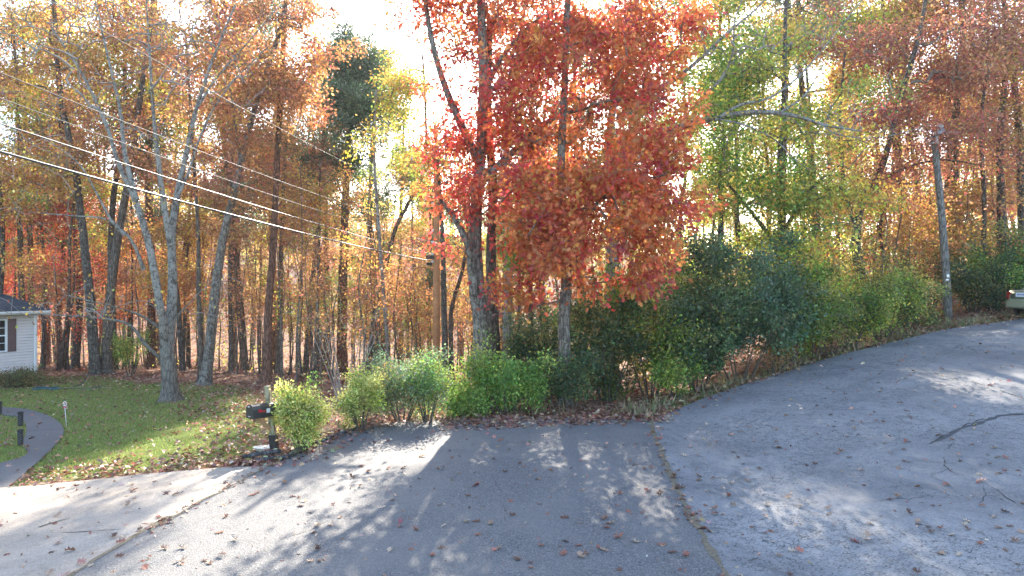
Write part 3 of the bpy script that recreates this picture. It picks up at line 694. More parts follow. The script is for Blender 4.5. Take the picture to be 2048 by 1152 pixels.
pine('pine with sparse green boughs behind the scarlet oak', [(1165, 740), (1160, 600), (1155, 420), (1150, 250), (1150, 60)], 33, .19, [pb(1160, 60, 33, 110, 110, 3), pb(1300, 60, 33, 100, 90, 2.5), pb(1070, 400, 32, 60, 60, 2, .5)], 150, leaves=50, lsize=.24)
# slim trees in the middle
mid = [
 ([(776, 740), (774, 680), (765, 560), (755, 420), (748, 300), (752, 180)], 31, .12, [pb(800, 180, 31, 48, 70, 1.8, 1), pb(760, 300, 31, 50, 60, 2, .4)], YGREEN+GOLD, 'slim pale grey tree with yellowish top left of the brown utility pole', 'bark_pale', 110, 24),
 ([(735, 740), (745, 660), (765, 560), (790, 460), (820, 400), (850, 330), (850, 200), (845, 110)], 35, .14, [pb(800, 170, 35, 55, 80, 2.4, 1.2), pb(820, 300, 35, 60, 90, 2.4, 1), pb(830, 400, 35, 50, 40, 2, .5)], YGREEN+GOLD, 'curving dark tree with yellow green top beside the sky gap', 'bark_dark', 130, 24),
 ([(888, 760), (890, 700), (888, 600), (886, 500), (880, 380), (870, 250)], 28.5, .16, [pb(860, 330, 29, 50, 80, 2, 1)], YGREEN+CRIMSON, 'dark trunk standing immediately right of the brown utility pole', 'bark_dark', 60, 18),
 ([(905, 760), (902, 700), (903, 620), (925, 540), (935, 480), (930, 400)], 30, .13, [pb(920, 500, 30, 50, 50, 1.6, 1)], GOLD+ORANGE, 'crooked dark tree behind the gap left of the crimson oak', 'bark_dark', 40, 14),
 ([(1040, 760), (1040, 660), (1038, 560), (1042, 420), (1045, 300)], 25, .11, [pb(1050, 400, 25, 50, 60, 1.4)], RUST+ORANGE, 'thin dark trunk in the shade between the crimson and scarlet oaks', 'bark_dark', 50, 14),
 ([(1063, 770), (1062, 690), (1060, 600), (1068, 480)], 23, .13, [pb(1060, 520, 23.5, 50, 50, 1.2)], GREEN, 'short shaded trunk left of the scarlet oak', 'bark_dark', 60, 20),
 ([(462, 770), (463, 700), (460, 560), (462, 420), (465, 300), (470, 180)], 38, .16, [pb(470, 300, 38, 80, 120, 3), pb(460, 430, 38, 80, 70, 2.5)], ORANGE+RUST, 'slim brown tree between the leaning oak and the reddish pine', 'bark_brown', 200, 26),
 ([(558, 760), (560, 640), (562, 500), (568, 360), (575, 240)], 40, .2, [pb(590, 330, 40, 80, 110, 3), pb(600, 450, 40, 80, 60, 2.5)], ORANGE+RUST, 'brown oak trunk right behind the reddish pine', 'bark_brown', 220, 26),
 ([(632, 780), (634, 700), (636, 560), (640, 420), (640, 320)], 36, .13, [pb(640, 400, 36, 70, 80, 2.5), pb(650, 500, 36, 80, 50, 2)], ORANGE+GOLD, 'slim tree with orange leaves above the variegated mailbox shrub', 'bark_brown', 180, 24),
 ([(85, 760), (88, 680), (90, 560), (80, 420), (70, 300)], 40, .16, [pb(70, 420, 41, 90, 70, 2.5), pb(90, 560, 41, 60, 60, 2)], RUST+ORANGE, 'brown trunk immediately right of the house corner', 'bark_brown', 150, 20),
 ([(120, 755), (128, 690), (138, 600), (140, 480), (150, 380)], 38, .15, [pb(140, 400, 38, 70, 70, 2.5), pb(130, 560, 39, 60, 50, 2)], ORANGE+GREEN, 'leaning brown tree between the house and the oak pair', 'bark_brown', 110, 20),
 ([(255, 745), (258, 680), (262, 600), (265, 500), (262, 400)], 42, .13, [pb(250, 500, 41, 80, 60, 2.5), pb(260, 600, 41, 60, 50, 2)], SCARLET+ORANGE, 'slim trunk with scarlet leaves behind the forked maple', 'bark_dark', 160, 24),
 ([(365, 760), (368, 680), (372, 560), (380, 420)], 41, .14, [pb(380, 440, 40, 60, 60, 2.2), pb(380, 560, 40, 60, 60, 2)], ORANGE+GOLD+SCARLET, 'slim trunk with orange leaves between the maple and leaning oak', 'bark_dark', 160, 24),
 ([(1775, 640), (1778, 560), (1760, 470), (1772, 400), (1800, 330)], 33, .13, [pb(1780, 430, 33, 90, 70, 2.4), pb(1700, 500, 33, 60, 50, 2)], GOLD+ORANGE, 'crooked dark tree with golden leaves left of the lamp pole', 'bark_dark', 160, 22),
 ([(1925, 640), (1922, 560), (1905, 470), (1870, 420)], 34, .12, [pb(1930, 450, 34, 80, 80, 2.4), pb(1840, 480, 34, 60, 60, 2)], GOLD+ORANGE, 'crooked dark tree with golden leaves right behind the lamp pole', 'bark_dark', 150, 22),
]
for pts, D, r, bl, pal, lab, bk, n, lv in mid:
    T('forest_tree', [stem(pts, D, r, r*.35)], blob_targets(bl, n), pal, lab, 'tree', bark=bk, leaves=int(lv*1.35), lsize=.13, shape='dia', sides=10)

# ------------------------------------------------------------------ trees farther in the wood: a few kinds, copied
def copy_tree(root, loc, rz, sc, label=None, group=None):
    c = root.copy(); COL.objects.link(c); c.location = loc; c.rotation_euler = (0, 0, rz); c.scale = (sc, sc, sc)
    if label: c['label'] = label
    if group: c['group'] = group
    for ch in root.children:
        d = ch.copy(); COL.objects.link(d); d.parent = c
    return c
def proto(kind, h, r, crown, pal, n, lv, ls, shape, bark, lean=0, name='forest_tree', up=.35, lmat='leaf', twig='twig'):
    p = np.zeros((6, 4)); p[:, 2] = np.linspace(0, h, 6); p[1:, :2] = np.cumsum(rng.normal(0, h*.012, (5, 2)), 0); p[:, 0] += lean*p[:, 2]; p[:, 3] = r*np.linspace(1, .25, 6); p[0, 2] = -.15
    bl = []
    for k_ in range(crown[3]):
        hz = h*(crown[0]+(crown[1]-crown[0])*k_/max(1, crown[3]-1)); a = rng.uniform(0, 6.28); rr_ = crown[2]*rng.uniform(.15, .55)
        bl.append((np.array([lean*hz+rr_*math.cos(a), rr_*math.sin(a), hz]), (crown[2]*rng.uniform(.5, .9), crown[2]*rng.uniform(.5, .9), h*(crown[1]-crown[0])/crown[3]*.9), 1))
    return make_tree(name, [p], blob_targets(bl, n), pal, 'x', 'tree', bark=bark, twig=twig, leaves=int(lv*1.1), lsize=ls*1.1, shape=shape, sides=8, spread=.3, up=up, base=(0, 0, 0), lmat=lmat)
protos = {
 'orange': [proto('o', 19, .2, (.4, .98, 3.4, 6), ORANGE, 170, 50, .13, 'dia', 'bark_brown', .02), proto('o', 16, .16, (.3, .98, 2.8, 6), ORANGE+GOLD, 150, 50, .13, 'dia', 'bark_dark', -.03)],
 'rust': [proto('r', 20, .22, (.45, .98, 3.6, 6), RUST+ORANGE, 160, 50, .13, 'dia', 'bark_dark', 0), proto('r', 17, .17, (.3, .98, 3.0, 6), RUST, 150, 48, .13, 'dia', 'bark_brown', .03)],
 'golden': [proto('g', 18, .18, (.35, .98, 3.3, 6), GOLD+YGREEN, 155, 50, .13, 'dia', 'bark_dark', .02)],
 'green': [proto('gr', 16, .17, (.3, .98, 3.0, 6), GREEN+YGREEN, 155, 50, .13, 'dia', 'bark_dark', -.02)],
 'pine': [proto('p', 22, .22, (.5, .99, 2.6, 7), PINE, 150, 45, .34, 'needle', 'bark_pine', 0, 'pine_tree', -.1, 'needle', 'twig_dark')],
 'red': [proto('rd', 9, .08, (.3, .98, 2.4, 4), CRIMSON+SCARLET, 120, 50, .12, 'dia', 'bark_dark', 0)],
}
used = {}
names = {'orange': 'orange leaved tree', 'rust': 'russet brown leaved tree', 'golden': 'golden yellow leaved tree', 'green': 'green leaved tree', 'pine': 'dark green pine', 'red': 'small bright red leaved tree'}
def region(px):
    for lim_, nm in ((200, 'behind the house'), (400, 'behind the forked maple'), (640, 'behind the mailbox'), (850, 'right of reddish pine'), (1050, 'behind the crimson oak'), (1400, 'behind the scarlet oak'), (1750, 'behind broad green tree'), (9999, 'behind the lamp pole')):
        if px < lim_: return nm
def place(kind, px, D, sc=1.0, rz=None):
    lst = protos[kind]; j_ = rng.integers(len(lst)); p = lst[j_]
    x = (px-CX)/F*D; z = float(zg(x, D))
    far = 'deep in wood ' if D > 52 else ''
    lab = names[kind]+' '+far+region(px); grp = names[kind]+'s '+far+region(px)
    key = (kind, j_)
    if key not in used:
        used[key] = 1; p.location = (x, D, z); p.rotation_euler = (0, 0, rng.uniform(0, 6.28)); p.scale = (sc,)*3; p['label'] = lab; p['group'] = grp
    else: copy_tree(p, (x, D, z), rng.uniform(0, 6.28), sc, lab, grp)
# rows of depth, by photo zone; the gap at 700-840 stays low so the sky shows
zones = [(-150, 330, ['orange', 'golden', 'pine', 'rust', 'red']), (330, 650, ['orange', 'rust', 'orange', 'golden', 'pine']), (650, 860, ['rust', 'orange', 'golden']),
         (860, 1350, ['orange', 'rust', 'golden', 'pine']), (1350, 1750, ['golden', 'green', 'green', 'golden']), (1750, 2250, ['golden', 'golden', 'rust', 'orange'])]
for D0, D1, stepx in ((37, 44, 105), (46, 56, 95), (58, 72, 75), (75, 92, 62)):
    px = -150 + rng.uniform(0, 60)
    while px < 2230:
        kinds = next(z[2] for z in zones if z[0] <= px < z[1])
        D = rng.uniform(D0, D1); sc = rng.uniform(1.0, 1.3)
        if 690 < px < 860: sc = rng.uniform(.5, .66)*(D/60+.35)
        xw = (px-CX)/F*D
        if -9 < xw < .5 and D < 46: sc = rng.uniform(.4, .5)
        elif -9 < xw < .5 and px >= 860: sc = rng.uniform(.8, 1.0)
        elif .5 <= xw < 16 and D < 46: sc = rng.uniform(.65, .85)
        k_ = kinds[rng.integers(len(kinds))]
        if 690 < px < 860 and k_ == 'pine': k_ = 'rust'
        place(k_, px, D, sc)
        px += stepx*rng.uniform(.6, 1.4)
for k_, px, D, s_ in (('golden', 1480, 35, .95), ('orange', 1640, 36, 1.25), ('golden', 1800, 37, 1.2), ('rust', 1900, 36, 1.2), ('orange', 2090, 37, 1.3), ('orange', -20, 38, 1.2), ('golden', 150, 40, 1.2)): place(k_, px, D, s_)
for k_, px, D, s_ in (('green', 760, 50, .85), ('golden', 835, 54, .9), ('green', 640, 48, .9), ('green', 870, 50, .9)): place(k_, px, D, s_)
for px, D, s_ in ((20, 46, 1.1), (60, 55, 1.2), (-30, 50, 1.2), (110, 60, 1.1), (250, 50, .7), (1730, 40, .6), (620, 60, .7)): place('red', px, D, s_)

# slender saplings of the understory
def sapling(pal, h, n, lv, bark):
    p = np.zeros((5, 4)); p[:, 2] = np.linspace(0, h, 5); p[1:, :2] = np.cumsum(rng.normal(0, h*.02, (4, 2)), 0); p[:, 3] = .045*np.linspace(1, .25, 5); p[0, 2] = -.1
    bl = [(np.array([*p[3, :2], h*.6]), (1.2, 1.2, h*.3), 1), (np.array([*p[4, :2], h*.85]), (1., 1., h*.2), 1)]
    r_ = make_tree('sapling', [p], blob_targets(bl, n), pal, 'x', 'sapling', bark=bark, twig='twig', leaves=lv, lsize=.13, shape='dia', sides=6, spread=.22, r_twig=.004, base=(0, 0, 0), crown_name='foliage')
    return r_
saps = [sapling(ORANGE, 6, 46, 9, 'bark_brown'), sapling(RUST+ORANGE, 8, 50, 8, 'bark_dark'), sapling(GOLD+ORANGE, 7, 46, 9, 'bark_dark'), sapling(ORANGE+RUST, 5, 50, 10, 'bark_brown'), sapling(YGREEN+GREEN, 5, 40, 10, 'bark_dark'), sapling(RUST, 9, 26, 3, 'bark_grey')]
snames = ['orange leaved sapling', 'tall russet sapling', 'golden leaved sapling', 'short bushy orange sapling', 'yellow green sapling', 'tall nearly bare sapling']
seen = set()
for k_ in range(230):
    px = rng.choice([rng.uniform(60, 640), rng.uniform(60, 420), rng.uniform(420, 960), rng.uniform(420, 960), rng.uniform(620, 960), rng.uniform(1700, 2100), rng.uniform(960, 1700)]); D = 33+abs(rng.normal(0, 14))
    if px > 620: D -= 3
    j_ = int(rng.choice([0, 1, 2, 3, 4, 5], p=[.2, .2, .12, .2, .06, .22])); x = (px-CX)/F*D
    if x < -18 and D < 36: continue
    lab = snames[j_]+' '+region(px); grp = snames[j_]+'s '+region(px); z = float(zg(x, D)); sc = rng.uniform(.7, 1.25)
    if j_ not in seen:
        seen.add(j_); r_ = saps[j_]; r_.location = (x, D, z); r_.scale = (sc,)*3; r_['label'] = lab; r_['group'] = grp
    else: copy_tree(saps[j_], (x, D, z), rng.uniform(0, 6.28), sc, lab, grp)

# low undergrowth of the wood floor
n = 42000
uy = 36+62*rng.random(n)**.8; ux = (rng.uniform(-60, 2110, n)-CX)/F*uy
den = np.sin(ux*.55+np.sin(uy*.3)*2)*np.cos(uy*.4+ux*.15)+.35*rng.normal(0, 1, n); ku = den > -.1
uh = rng.random(n)**1.6*(1.2+2.2*np.clip(den, 0, 1)); cid = (np.floor(ux/1.7).astype(int)*57+np.floor(uy/2.3).astype(int)*13) % 499
tabu = pick_colors(499, RUST+ORANGE+GOLD+OLIVE+[(.33, .2, .13, 9)]+YGREEN); P = np.stack([ux, uy, zg(ux, uy)+uh], 1)[ku]; nn_ = len(P)
o = link_mesh('undergrowth', leaf_mesh('undergrowth', P, rng.normal(0, 1, (nn_, 3)), rng.normal(0, 1, (nn_, 3))+[0, -.4, .4], rng.uniform(.1, .2, nn_)*(1+.4*(P[:, 1] > 60)), 'dia', jitter(tabu[cid[ku]], .25)), M['leaf'])
tag(o, 'low brown and yellow undergrowth between the trunks of the wood', 'undergrowth', kind='stuff')

# far hillside wood that reads as one mass
n = 60000
fxx = rng.uniform(-190, 190, n); fyy = rng.uniform(96, 235, n); hz = rng.random(n)**.8*13+.5
gap = (np.abs((fxx/fyy*F+CX)-775) < 85)
hz = np.where(gap, hz*.35, hz)
cid = (np.floor(fxx/6).astype(int)*131+np.floor(fyy/8).astype(int)*17) % 997
tabl = pick_colors(997, RUST+ORANGE+GOLD+[(.33, .17, .11, 5)]+YGREEN[:1]); C = jitter(tabl[cid], .25)
keep = hz < 5+8*(np.sin(fxx*.9+cid)*.5+.5)
P = np.stack([fxx, fyy, zg(fxx, fyy)+hz], 1)[keep]; nn_ = len(P)
o = link_mesh('far_woods', leaf_mesh('far_woods', P, rng.normal(0, 1, (nn_, 3)), rng.normal(0, 1, (nn_, 3))+[0, -.6, .4], rng.uniform(.5, 1.0, nn_), 'dia', C[keep]), M['leaf'])
tag(o, 'hazy russet woods covering the far hillside behind the trunks', 'woods', kind='stuff')
TV = []; TF = []; off = 0
for k_ in range(420):
    x = rng.uniform(-150, 150); y = rng.uniform(94, 190); z = float(zg(x, y)); h = rng.uniform(8, 15)
    if abs(x/y*F+CX-775) < 85: h *= .4
    V, q_ = tube_np(np.array([[x, y, z-.3], [x+rng.normal(0, .3), y, z+h*.5], [x+rng.normal(0, .6), y, z+h]]), np.array([.2, .15, .06]), 5); TV.append(V); TF.append(q_+off); off += len(V)
o = link_mesh('far_trunks', np_mesh('far_trunks', np.vstack(TV), np.vstack(TF)), M['bark_brown']); tag(o, 'mass of thin distant trunks on the far hillside', 'woods', kind='stuff')

# ------------------------------------------------------------------ bushes
def bush(name, px, D, wd, dp, ht, pal, lab, n=150, lv=34, ls=.06, shape='dia', lmat='leaf', up=.2, spread=.12, stems=6, lean=(0, 0), twig='twig', group=None, arch=0, bottom=.12, cat='bush', zoff=0, round_=False):
    x = (px-CX)/F*D; z = float(zg(x, D))+zoff; b = np.array([x, D, z])
    ss = []
    for k_ in range(stems):
        a = k_/stems*6.28+rng.uniform(0, .6); q_ = np.array([math.cos(a)*wd*.28, math.sin(a)*dp*.28]); q0 = q_*.25
        ss.append(np.array([[x+q0[0], D+q0[1], z-.05, .022], [x+q_[0]*.7, D+q_[1]*.7, z+ht*.3, .016], [x+q_[0]*1.3+lean[0], D+q_[1]*1.3+lean[1], z+ht*.65, .008]]))
    bl = [(b+[lean[0]*.5, lean[1]*.5, ht*(.5+bottom*.5)], (wd*.5, dp*.5, ht*(.5-bottom*.4)), 2)]
    for k_ in range(7):
        a = rng.uniform(0, 6.28); bl.append((b+[math.cos(a)*wd*.3+lean[0], math.sin(a)*dp*.3, ht*rng.uniform(.3, .85)], (wd*.24, dp*.24, ht*.22), .9))
    sh_ = []
    for k_ in range(int(10+4*wd)):
        a = rng.uniform(0, 6.28); rr_ = rng.uniform(.35, .72); hh = ht*rng.uniform(.55, 1.18); tt_ = np.linspace(.3, 1, max(3, n//45))[:, None]; tt_ = tt_+rng.normal(0, .04, tt_.shape)
        sh_.append(np.hstack([x+math.cos(a)*wd*rr_*tt_+lean[0]*tt_, D+math.sin(a)*dp*rr_*tt_, z+hh*np.sin(tt_*(1.57+.55*rr_))])+rng.normal(0, .05, (len(tt_), 3)))
    tg = np.vstack([blob_targets(bl, int(n*.7), 5, .5)]+sh_) if round_ else np.vstack([blob_targets(bl, int(n*.45), 6, .35)]+sh_+sh_[:0]); tg[:, 2] = np.maximum(tg[:, 2], z+.08)
    return make_tree(name, ss, tg, pal, lab, cat, group, bark='twig_dark' if twig == 'twig' else twig, twig=twig, leaves=lv, lsize=ls, shape=shape, lmat=lmat, spread=spread, up=up, r_twig=.003, sides=6, base=b, trunk_name='stems', crown_name='foliage', droop=arch, leaf_along=.9)
bush('shrub', 600, 15.1, .9, .85, 1.36, VARIEG, 'yellow green variegated shrub standing beside the mailbox', 260, 48, .055, lmat='leaf_gloss', spread=.085, bottom=.05, round_=True)
bush('shrub', 720, 17.2, .95, .9, 1.3, VARIEG, 'yellow green variegated shrub at left end of the roadside shrub row', 230, 46, .055, lmat='leaf_gloss', spread=.085, bottom=.05, round_=True)
ARCH = [(.22, .30, .16, 3), (.13, .22, .09, 2), (.32, .36, .2, 1), (.35, .3, .06, .5)]
bush('shrub', 805, 18.2, 1.9, 1.4, 1.6, ARCH, 'pale arching shrub with fine silvery leaves in the roadside shrub row', 330, 40, .06, lmat='leaf_gloss', spread=.11, up=.6)
bush('shrub', 856, 18.0, 1.1, 1.0, 1.45, ARCH+BRIGHT, 'tall wispy green shrub in front of the brown utility pole', 200, 34, .06, lmat='leaf_gloss', up=.9)
bush('shrub', 925, 18.7, 1.2, 1.0, .85, BRIGHT, 'low bright green shrub left below the crimson oak', 150, 36, .075)
bush('shrub', 1012, 18.8, 2.0, 1.2, 1.35, BRIGHT, 'bright lime green shrub at the foot of the crimson oak', 300, 40, .08, spread=.13)
bush('shrub', 968, 19.2, .9, .7, 1.9, BRIGHT+YGREEN, 'small lime green climber sprig rising against the crimson oak trunk', 60, 22, .08)
bush('shrub', 1352, 19.4, 1.2, .8, 1.0, BRIGHT+GREEN, 'light green shrub in front of the dark hedge near the road bend', 130, 34, .075)
bush('shrub', 1143, 19.0, 1.3, 1.1, 1.5, DARKG, 'dark blue green evergreen bush under the scarlet oak trunk', 260, 44, .07, lmat='leaf_gloss')
EV = [
 (1215, 20.2, 2.4, 1.8, 2.8, OLIVE+DARKG, 'olive green bush with brownish leaves right of the scarlet oak trunk'),
 (1090, 21.3, 2.2, 1.8, 2.6, DARKG+OLIVE, 'dark cedar bush in the shade left of the scarlet oak trunk'),
 (1300, 20.6, 2.6, 2.0, 3.2, OLIVE+GREEN, 'tall olive bush between the scarlet oak and big evergreen'),
 (1395, 20.4, 2.4, 2.0, 2.4, DARKG, 'dark green bush left under the big arching evergreen'),
 (1480, 21.3, 4.4, 2.6, 3.7, DARKG+[(.13, .21, .12, 4)], 'largest blue green arching evergreen bush in the hedge'),
 (1570, 22.8, 2.8, 2.0, 2.9, GREEN+OLIVE, 'green bush right below the big arching evergreen'),
 (1625, 23.2, 2.4, 1.8, 2.3, GREEN+YGREEN+OLIVE, 'leafy green bush in the hedge above the leaf strewn bank'),
 (1700, 24.2, 2.4, 1.8, 2.2, GREEN+DARKG+YGREEN, 'rounded green bush in the middle of the right hand hedge'),
 (1765, 25.4, 2.6, 1.8, 2.0, GREEN+OLIVE+YGREEN, 'mid green bush in the hedge left of the lamp pole'),
 (1815, 27.6, 2.2, 1.8, 1.9, BRIGHT+OLIVE+OLIVE, 'light green bush close left of the lamp pole'),
 (1948, 29.0, 2.4, 1.8, 1.9, OLIVE+DARKG, 'olive bush close right of the lamp pole'),
 (1985, 29.0, 2.4, 1.6, 2.5, DARKG+GREEN, 'dark ivy covered bush left of the parked car'),
 (2045, 29.5, 3.0, 1.6, 2.9, OLIVE+GREEN, 'tangled green bush behind the parked car')]
for px, D, wd, dp, ht, pal, lab in EV:
    bush('bush', px, D, wd, dp, ht, pal, lab, int(75*wd*ht**.5), 46, .098, lmat='leaf_gloss' if pal[0] in DARKG else 'leaf', spread=.16, up=.4, stems=8, bottom=.02, twig='twig_dark')
for k_, (px, D, wd, ht, pal, lab) in enumerate((
    (1250, 23.5, 3.2, 4.2, OLIVE+GOLD, 'tall loose olive and gold bush showing above the hedge behind the scarlet oak'), (1390, 24.5, 3.0, 4.4, GREEN+YGREEN, 'tall loose green bush filling the gap left of the evergreen'),
    (1620, 26, 3.4, 3.8, YGREEN+GREEN, 'loose yellow green bush rising behind the middle hedge'), (1730, 28, 3.2, 3.2, OLIVE+GOLD, 'loose olive bush behind the hedge under the russet oak'),
    (1850, 31, 3.4, 3.0, OLIVE+ORANGE, 'loose brownish bush behind the lamp pole'), (1090, 24, 2.6, 3.6, DARKG+OLIVE, 'shaded loose bush between the crimson and scarlet oak trunks'))):
    bush('bush', px, D, wd, 2.0, ht, pal, lab, 210, 30, .10, spread=.2, up=.5, stems=7, bottom=.02, twig='twig_dark')
for px, D, wd, ht, lab in ((1660, 24.0, 1.6, .9, 'low bare brown bush at the edge of the leafy bank'), (1550, 22.3, 1.6, .8, 'low dark brown brush below the green hedge bush')):
    bush('bush', px, D-.9, wd, .8, ht, RUST+OLIVE, lab, 110, 8, .06, stems=8, twig='twig_dark')
# arching bare shrub in the middle and low plants by the house
bush('bush', 690, 23.5, 3.0, 1.8, 3.6, OLIVE+ORANGE, 'tall bare twiggy bush arching behind the variegated shrubs', 330, 2.0, .06, up=1.0, twig='twig_pale', stems=12, spread=.1)
bush('bush', 850, 25, 2.2, 1.4, 2.6, OLIVE+GOLD, 'thin twiggy bush with few leaves behind the utility pole shrubs', 160, 5, .07, up=1.0, stems=10)
bush('hedge_bush', 22, 28.9, 1.7, .9, .55, OLIVE+[(.16, .10, .05, 3)], 'low brownish clipped bush against the house foundation', 190, 40, .06, stems=8)
bush('hedge_bush', 58, 29.9, .9, .7, .5, OLIVE+[(.16, .10, .05, 3)], 'smaller olive bush at the house corner', 110, 36, .06, stems=6)
bush('bush', 222, 36, 2.0, 1.2, 1.5, GREEN+YGREEN, 'small green understory bush at the foot of the oak pair', 120, 20, .1, stems=6)
bush('bush', 262, 33.5, 1.6, 1.2, 2.0, GREEN+YGREEN, 'yellow green understory bush behind the forked maple base', 120, 16, .1, stems=6)
# ------------------------------------------------------------------ house
def slab(name, quad, thick, mat, parent=None):
    """a plate from four corners, thickened downwards"""
    Q = [Vector(p) for p in quad]; nrm = (Q[1]-Q[0]).cross(Q[3]-Q[0]).normalized()
    if nrm.z < 0: nrm = -nrm
    m = MB(); m.add([*Q, *[p-nrm*thick for p in Q]], [(0, 1, 2, 3), (7, 6, 5, 4), (0, 4, 5, 1), (1, 5, 6, 2), (2, 6, 7, 3), (3, 7, 4, 0)])
    return m.build(name, mat, parent)
M['siding'] = simple('vinyl_siding', (.68, .63, .60), .55, .06, 2)
M['white'] = simple('white_trim', (.80, .80, .79), .5, .04, 3)
M['brick'] = simple('brick', (.24, .13, .10), .9, .35, 6)
M['mortar'] = simple('mortar', (.34, .31, .28), .95)
M['shingle'] = simple('shingle', (.055, .06, .07), .9, .3, 5)
M['shutter'] = simple('shutter', (.14, .085, .08), .6, .1, 4)
gm = NT('window_glass'); gm.bsdf((.02, .024, .026), .05, spec=1.0); M['glass'] = gm.m
hx, hy = -21.75, 32.0; hrot = R(62)
hz0 = -.95
house = empty('house', (hx, hy, hz0), hrot, 'pale vinyl sided house with dark hip roof at the left edge', 'house')
# local frame: x to the left is negative, y back, z up from ground
L = 9.0; Dp = 7.0; zf = .58; zt = 3.14
m = MB(); m.box((-L/2, .12+Dp/2, zf/2-.15), (L-.1, Dp-.1, zf+.3)); m.build('foundation', M['mortar'], house)
bme = None; nb = 0
for row in range(8):
    for c in range(44):
        x = -(c*.213+(.1 if row % 2 else 0))-.105
        if x < -L+.15: continue
        if bme is None:
            o = MB().box((0, 0, 0), (.2, .03, .062)).build('brick', M['brick'], house); bme = o.data
        else:
            if nb > 250: break
            o = link_mesh('brick', bme, None, house)
        o.location = (x, .155, .035+row*.074); nb += 1
m = MB(); m.box((-L/2, .2+Dp/2, (zf+zt)/2), (L-.08, Dp-.12, zt-zf)); m.build('wall', M['siding'], house)
nrow = 20; ph = (zt-zf)/nrow; pme = None
wx0, wx1, wz0, wz1 = -2.15, -1.17, 1.52, 2.98      # window opening
for r_ in range(nrow):
    z0 = zf+r_*ph
    spans = [(-L, 0)] if (z0+ph < wz0 or z0 > wz1) else [(-L, wx0), (wx1, 0)]
    for a, b in spans:
        MB().prism([(.10, z0), (.132, z0), (.118, z0+ph-.004), (.10, z0+ph-.004)], a+.05, b-.07, 'x') if False else None
        mm = MB(); y0, y1 = .118, .137
        mm.add([(a, .060, z0), (b, .060, z0), (b, .112, z0+ph-.022), (a, .112, z0+ph-.022), (a, y1, z0), (b, y1, z0), (b, y1, z0+ph-.003), (a, y1, z0+ph-.003)],
               [(0, 1, 2, 3), (4, 7, 6, 5), (0, 4, 5, 1), (3, 2, 6, 7), (0, 3, 7, 4), (1, 5, 6, 2)])
        mm.build('siding_board', M['siding'], house)
    mm = MB(); mm.add([(.035, .15, z0), (.035, Dp, z0), (.01, Dp, z0+ph-.003), (.01, .15, z0+ph-.003), (-.03, .15, z0), (-.03, Dp, z0), (-.03, Dp, z0+ph-.003), (-.03, .15, z0+ph-.003)],
               [(0, 1, 2, 3), (4, 7, 6, 5), (0, 4, 5, 1), (3, 2, 6, 7), (0, 3, 7, 4), (1, 5, 6, 2)]); mm.build('siding_board', M['siding'], house)
MB().box((.02, .085, (zf+zt)/2), (.09, .12, zt-zf)).build('corner_post', M['white'], house, bevel=.004)
sp_ = MB(); sp_.box((-.05, -.01, 1.55), (.075, .06, 3.06)); sp_.box((-.06, -.08, 3.05), (.065, .24, .05)); sp_.box((-.06, -.03, .04), (.065, .14, .05)); sp_.build('downspout', M['white'], house, bevel=.006)
# window
wn = MB(); wd_ = wx1-wx0
for bx in ((wx0+.03, wz0, 0), (wx1-.03, wz0, 0)): wn.box((bx[0], .09, (wz0+wz1)/2), (.06, .09, wz1-wz0))
wn.box(((wx0+wx1)/2, .09, wz0+.03), (wd_-.12, .09, .06)); wn.box(((wx0+wx1)/2, .09, wz1-.03), (wd_-.12, .09, .06)); wn.box(((wx0+wx1)/2, .095, (wz0+wz1)/2), (wd_-.12, .06, .05))
win = wn.build('window', M['white'], house)
for ix in range(2):
    for iz in range(4):
        pw = (wd_-.12)/2; pz = (wz1-wz0-.12)/4
        MB().box((wx0+.06+pw*(ix+.5), .118, wz0+.06+pz*(iz+.5)), (pw-.02, .01, pz-.02)).build('pane', M['glass'], win)
mt = MB(); mt.box(((wx0+wx1)/2, .108, (wz0+wz1)/2), (.022, .018, wz1-wz0-.12))
for iz in (1, 3): mt.box(((wx0+wx1)/2, .112, wz0+.06+(wz1-wz0-.12)/4*iz), (wd_-.12, .014, .022))
mt.build('muntin', M['white'], win)
for sx in (wx1+.20, wx0-.20):
    s = MB(); s.box((sx, .07, (wz0+wz1)/2), (.34, .03, wz1-wz0)).build('shutter', M['shutter'], house, bevel=.004)
    s2 = MB()
    for a, b in ((wz0+.06, (wz0+wz1)/2-.03), ((wz0+wz1)/2+.03, wz1-.06)): s2.box((sx, .05, (a+b)/2), (.24, .015, b-a))
    s2.build('shutter_panel', M['shutter'], house, bevel=.004)
# roof: eaves, soffit, gutter, shingle courses on the front and end slopes
oh = .38; ez = zt+.03; pitch = .52
MB().box((-L/2+oh/2-.02, -oh/2+.07, ez), (L+oh, oh+.02, .03)).build('soffit', simple('soffit_tan', (.30, .22, .11), .7, .05), house)
MB().box((oh/2, Dp/2, ez), (oh, Dp+.2, .028)).build('soffit', bpy.data.materials['soffit_tan'], house)
MB().box((-L/2+oh/2, -oh+.055, ez+.075), (L+oh, .03, .16)).build('fascia', M['white'], house)
gt = MB(); gt.prism([(-oh-.09, ez+.10), (-oh-.09, ez+.15), (-oh-.075, ez+.15), (-oh-.07, ez+.11), (-oh+.02, ez+.05), (-oh+.03, ez+.14), (-oh+.038, ez+.14), (-oh+.038, ez+.03), (-oh-.05, ez+.03)], -L, oh+.02, 'x'); gt.build('gutter', M['white'], house)
MB().box((oh+.0, Dp/2, ez+.075), (.03, Dp+oh*1.8, .16)).build('fascia', M['white'], house)
yr = Dp/2+.1; run = yr+oh
deck = MB(); zr = ez+.17+run*pitch
A, B, C_, Dd = (-L-3, -oh, ez+.15), (oh, -oh, ez+.15), (oh, Dp+oh, ez+.15), (-L-3, Dp+oh, ez+.15); E_, F_ = (-L-3, yr, ez+.15+run*pitch), (oh-run, yr, ez+.15+run*pitch)
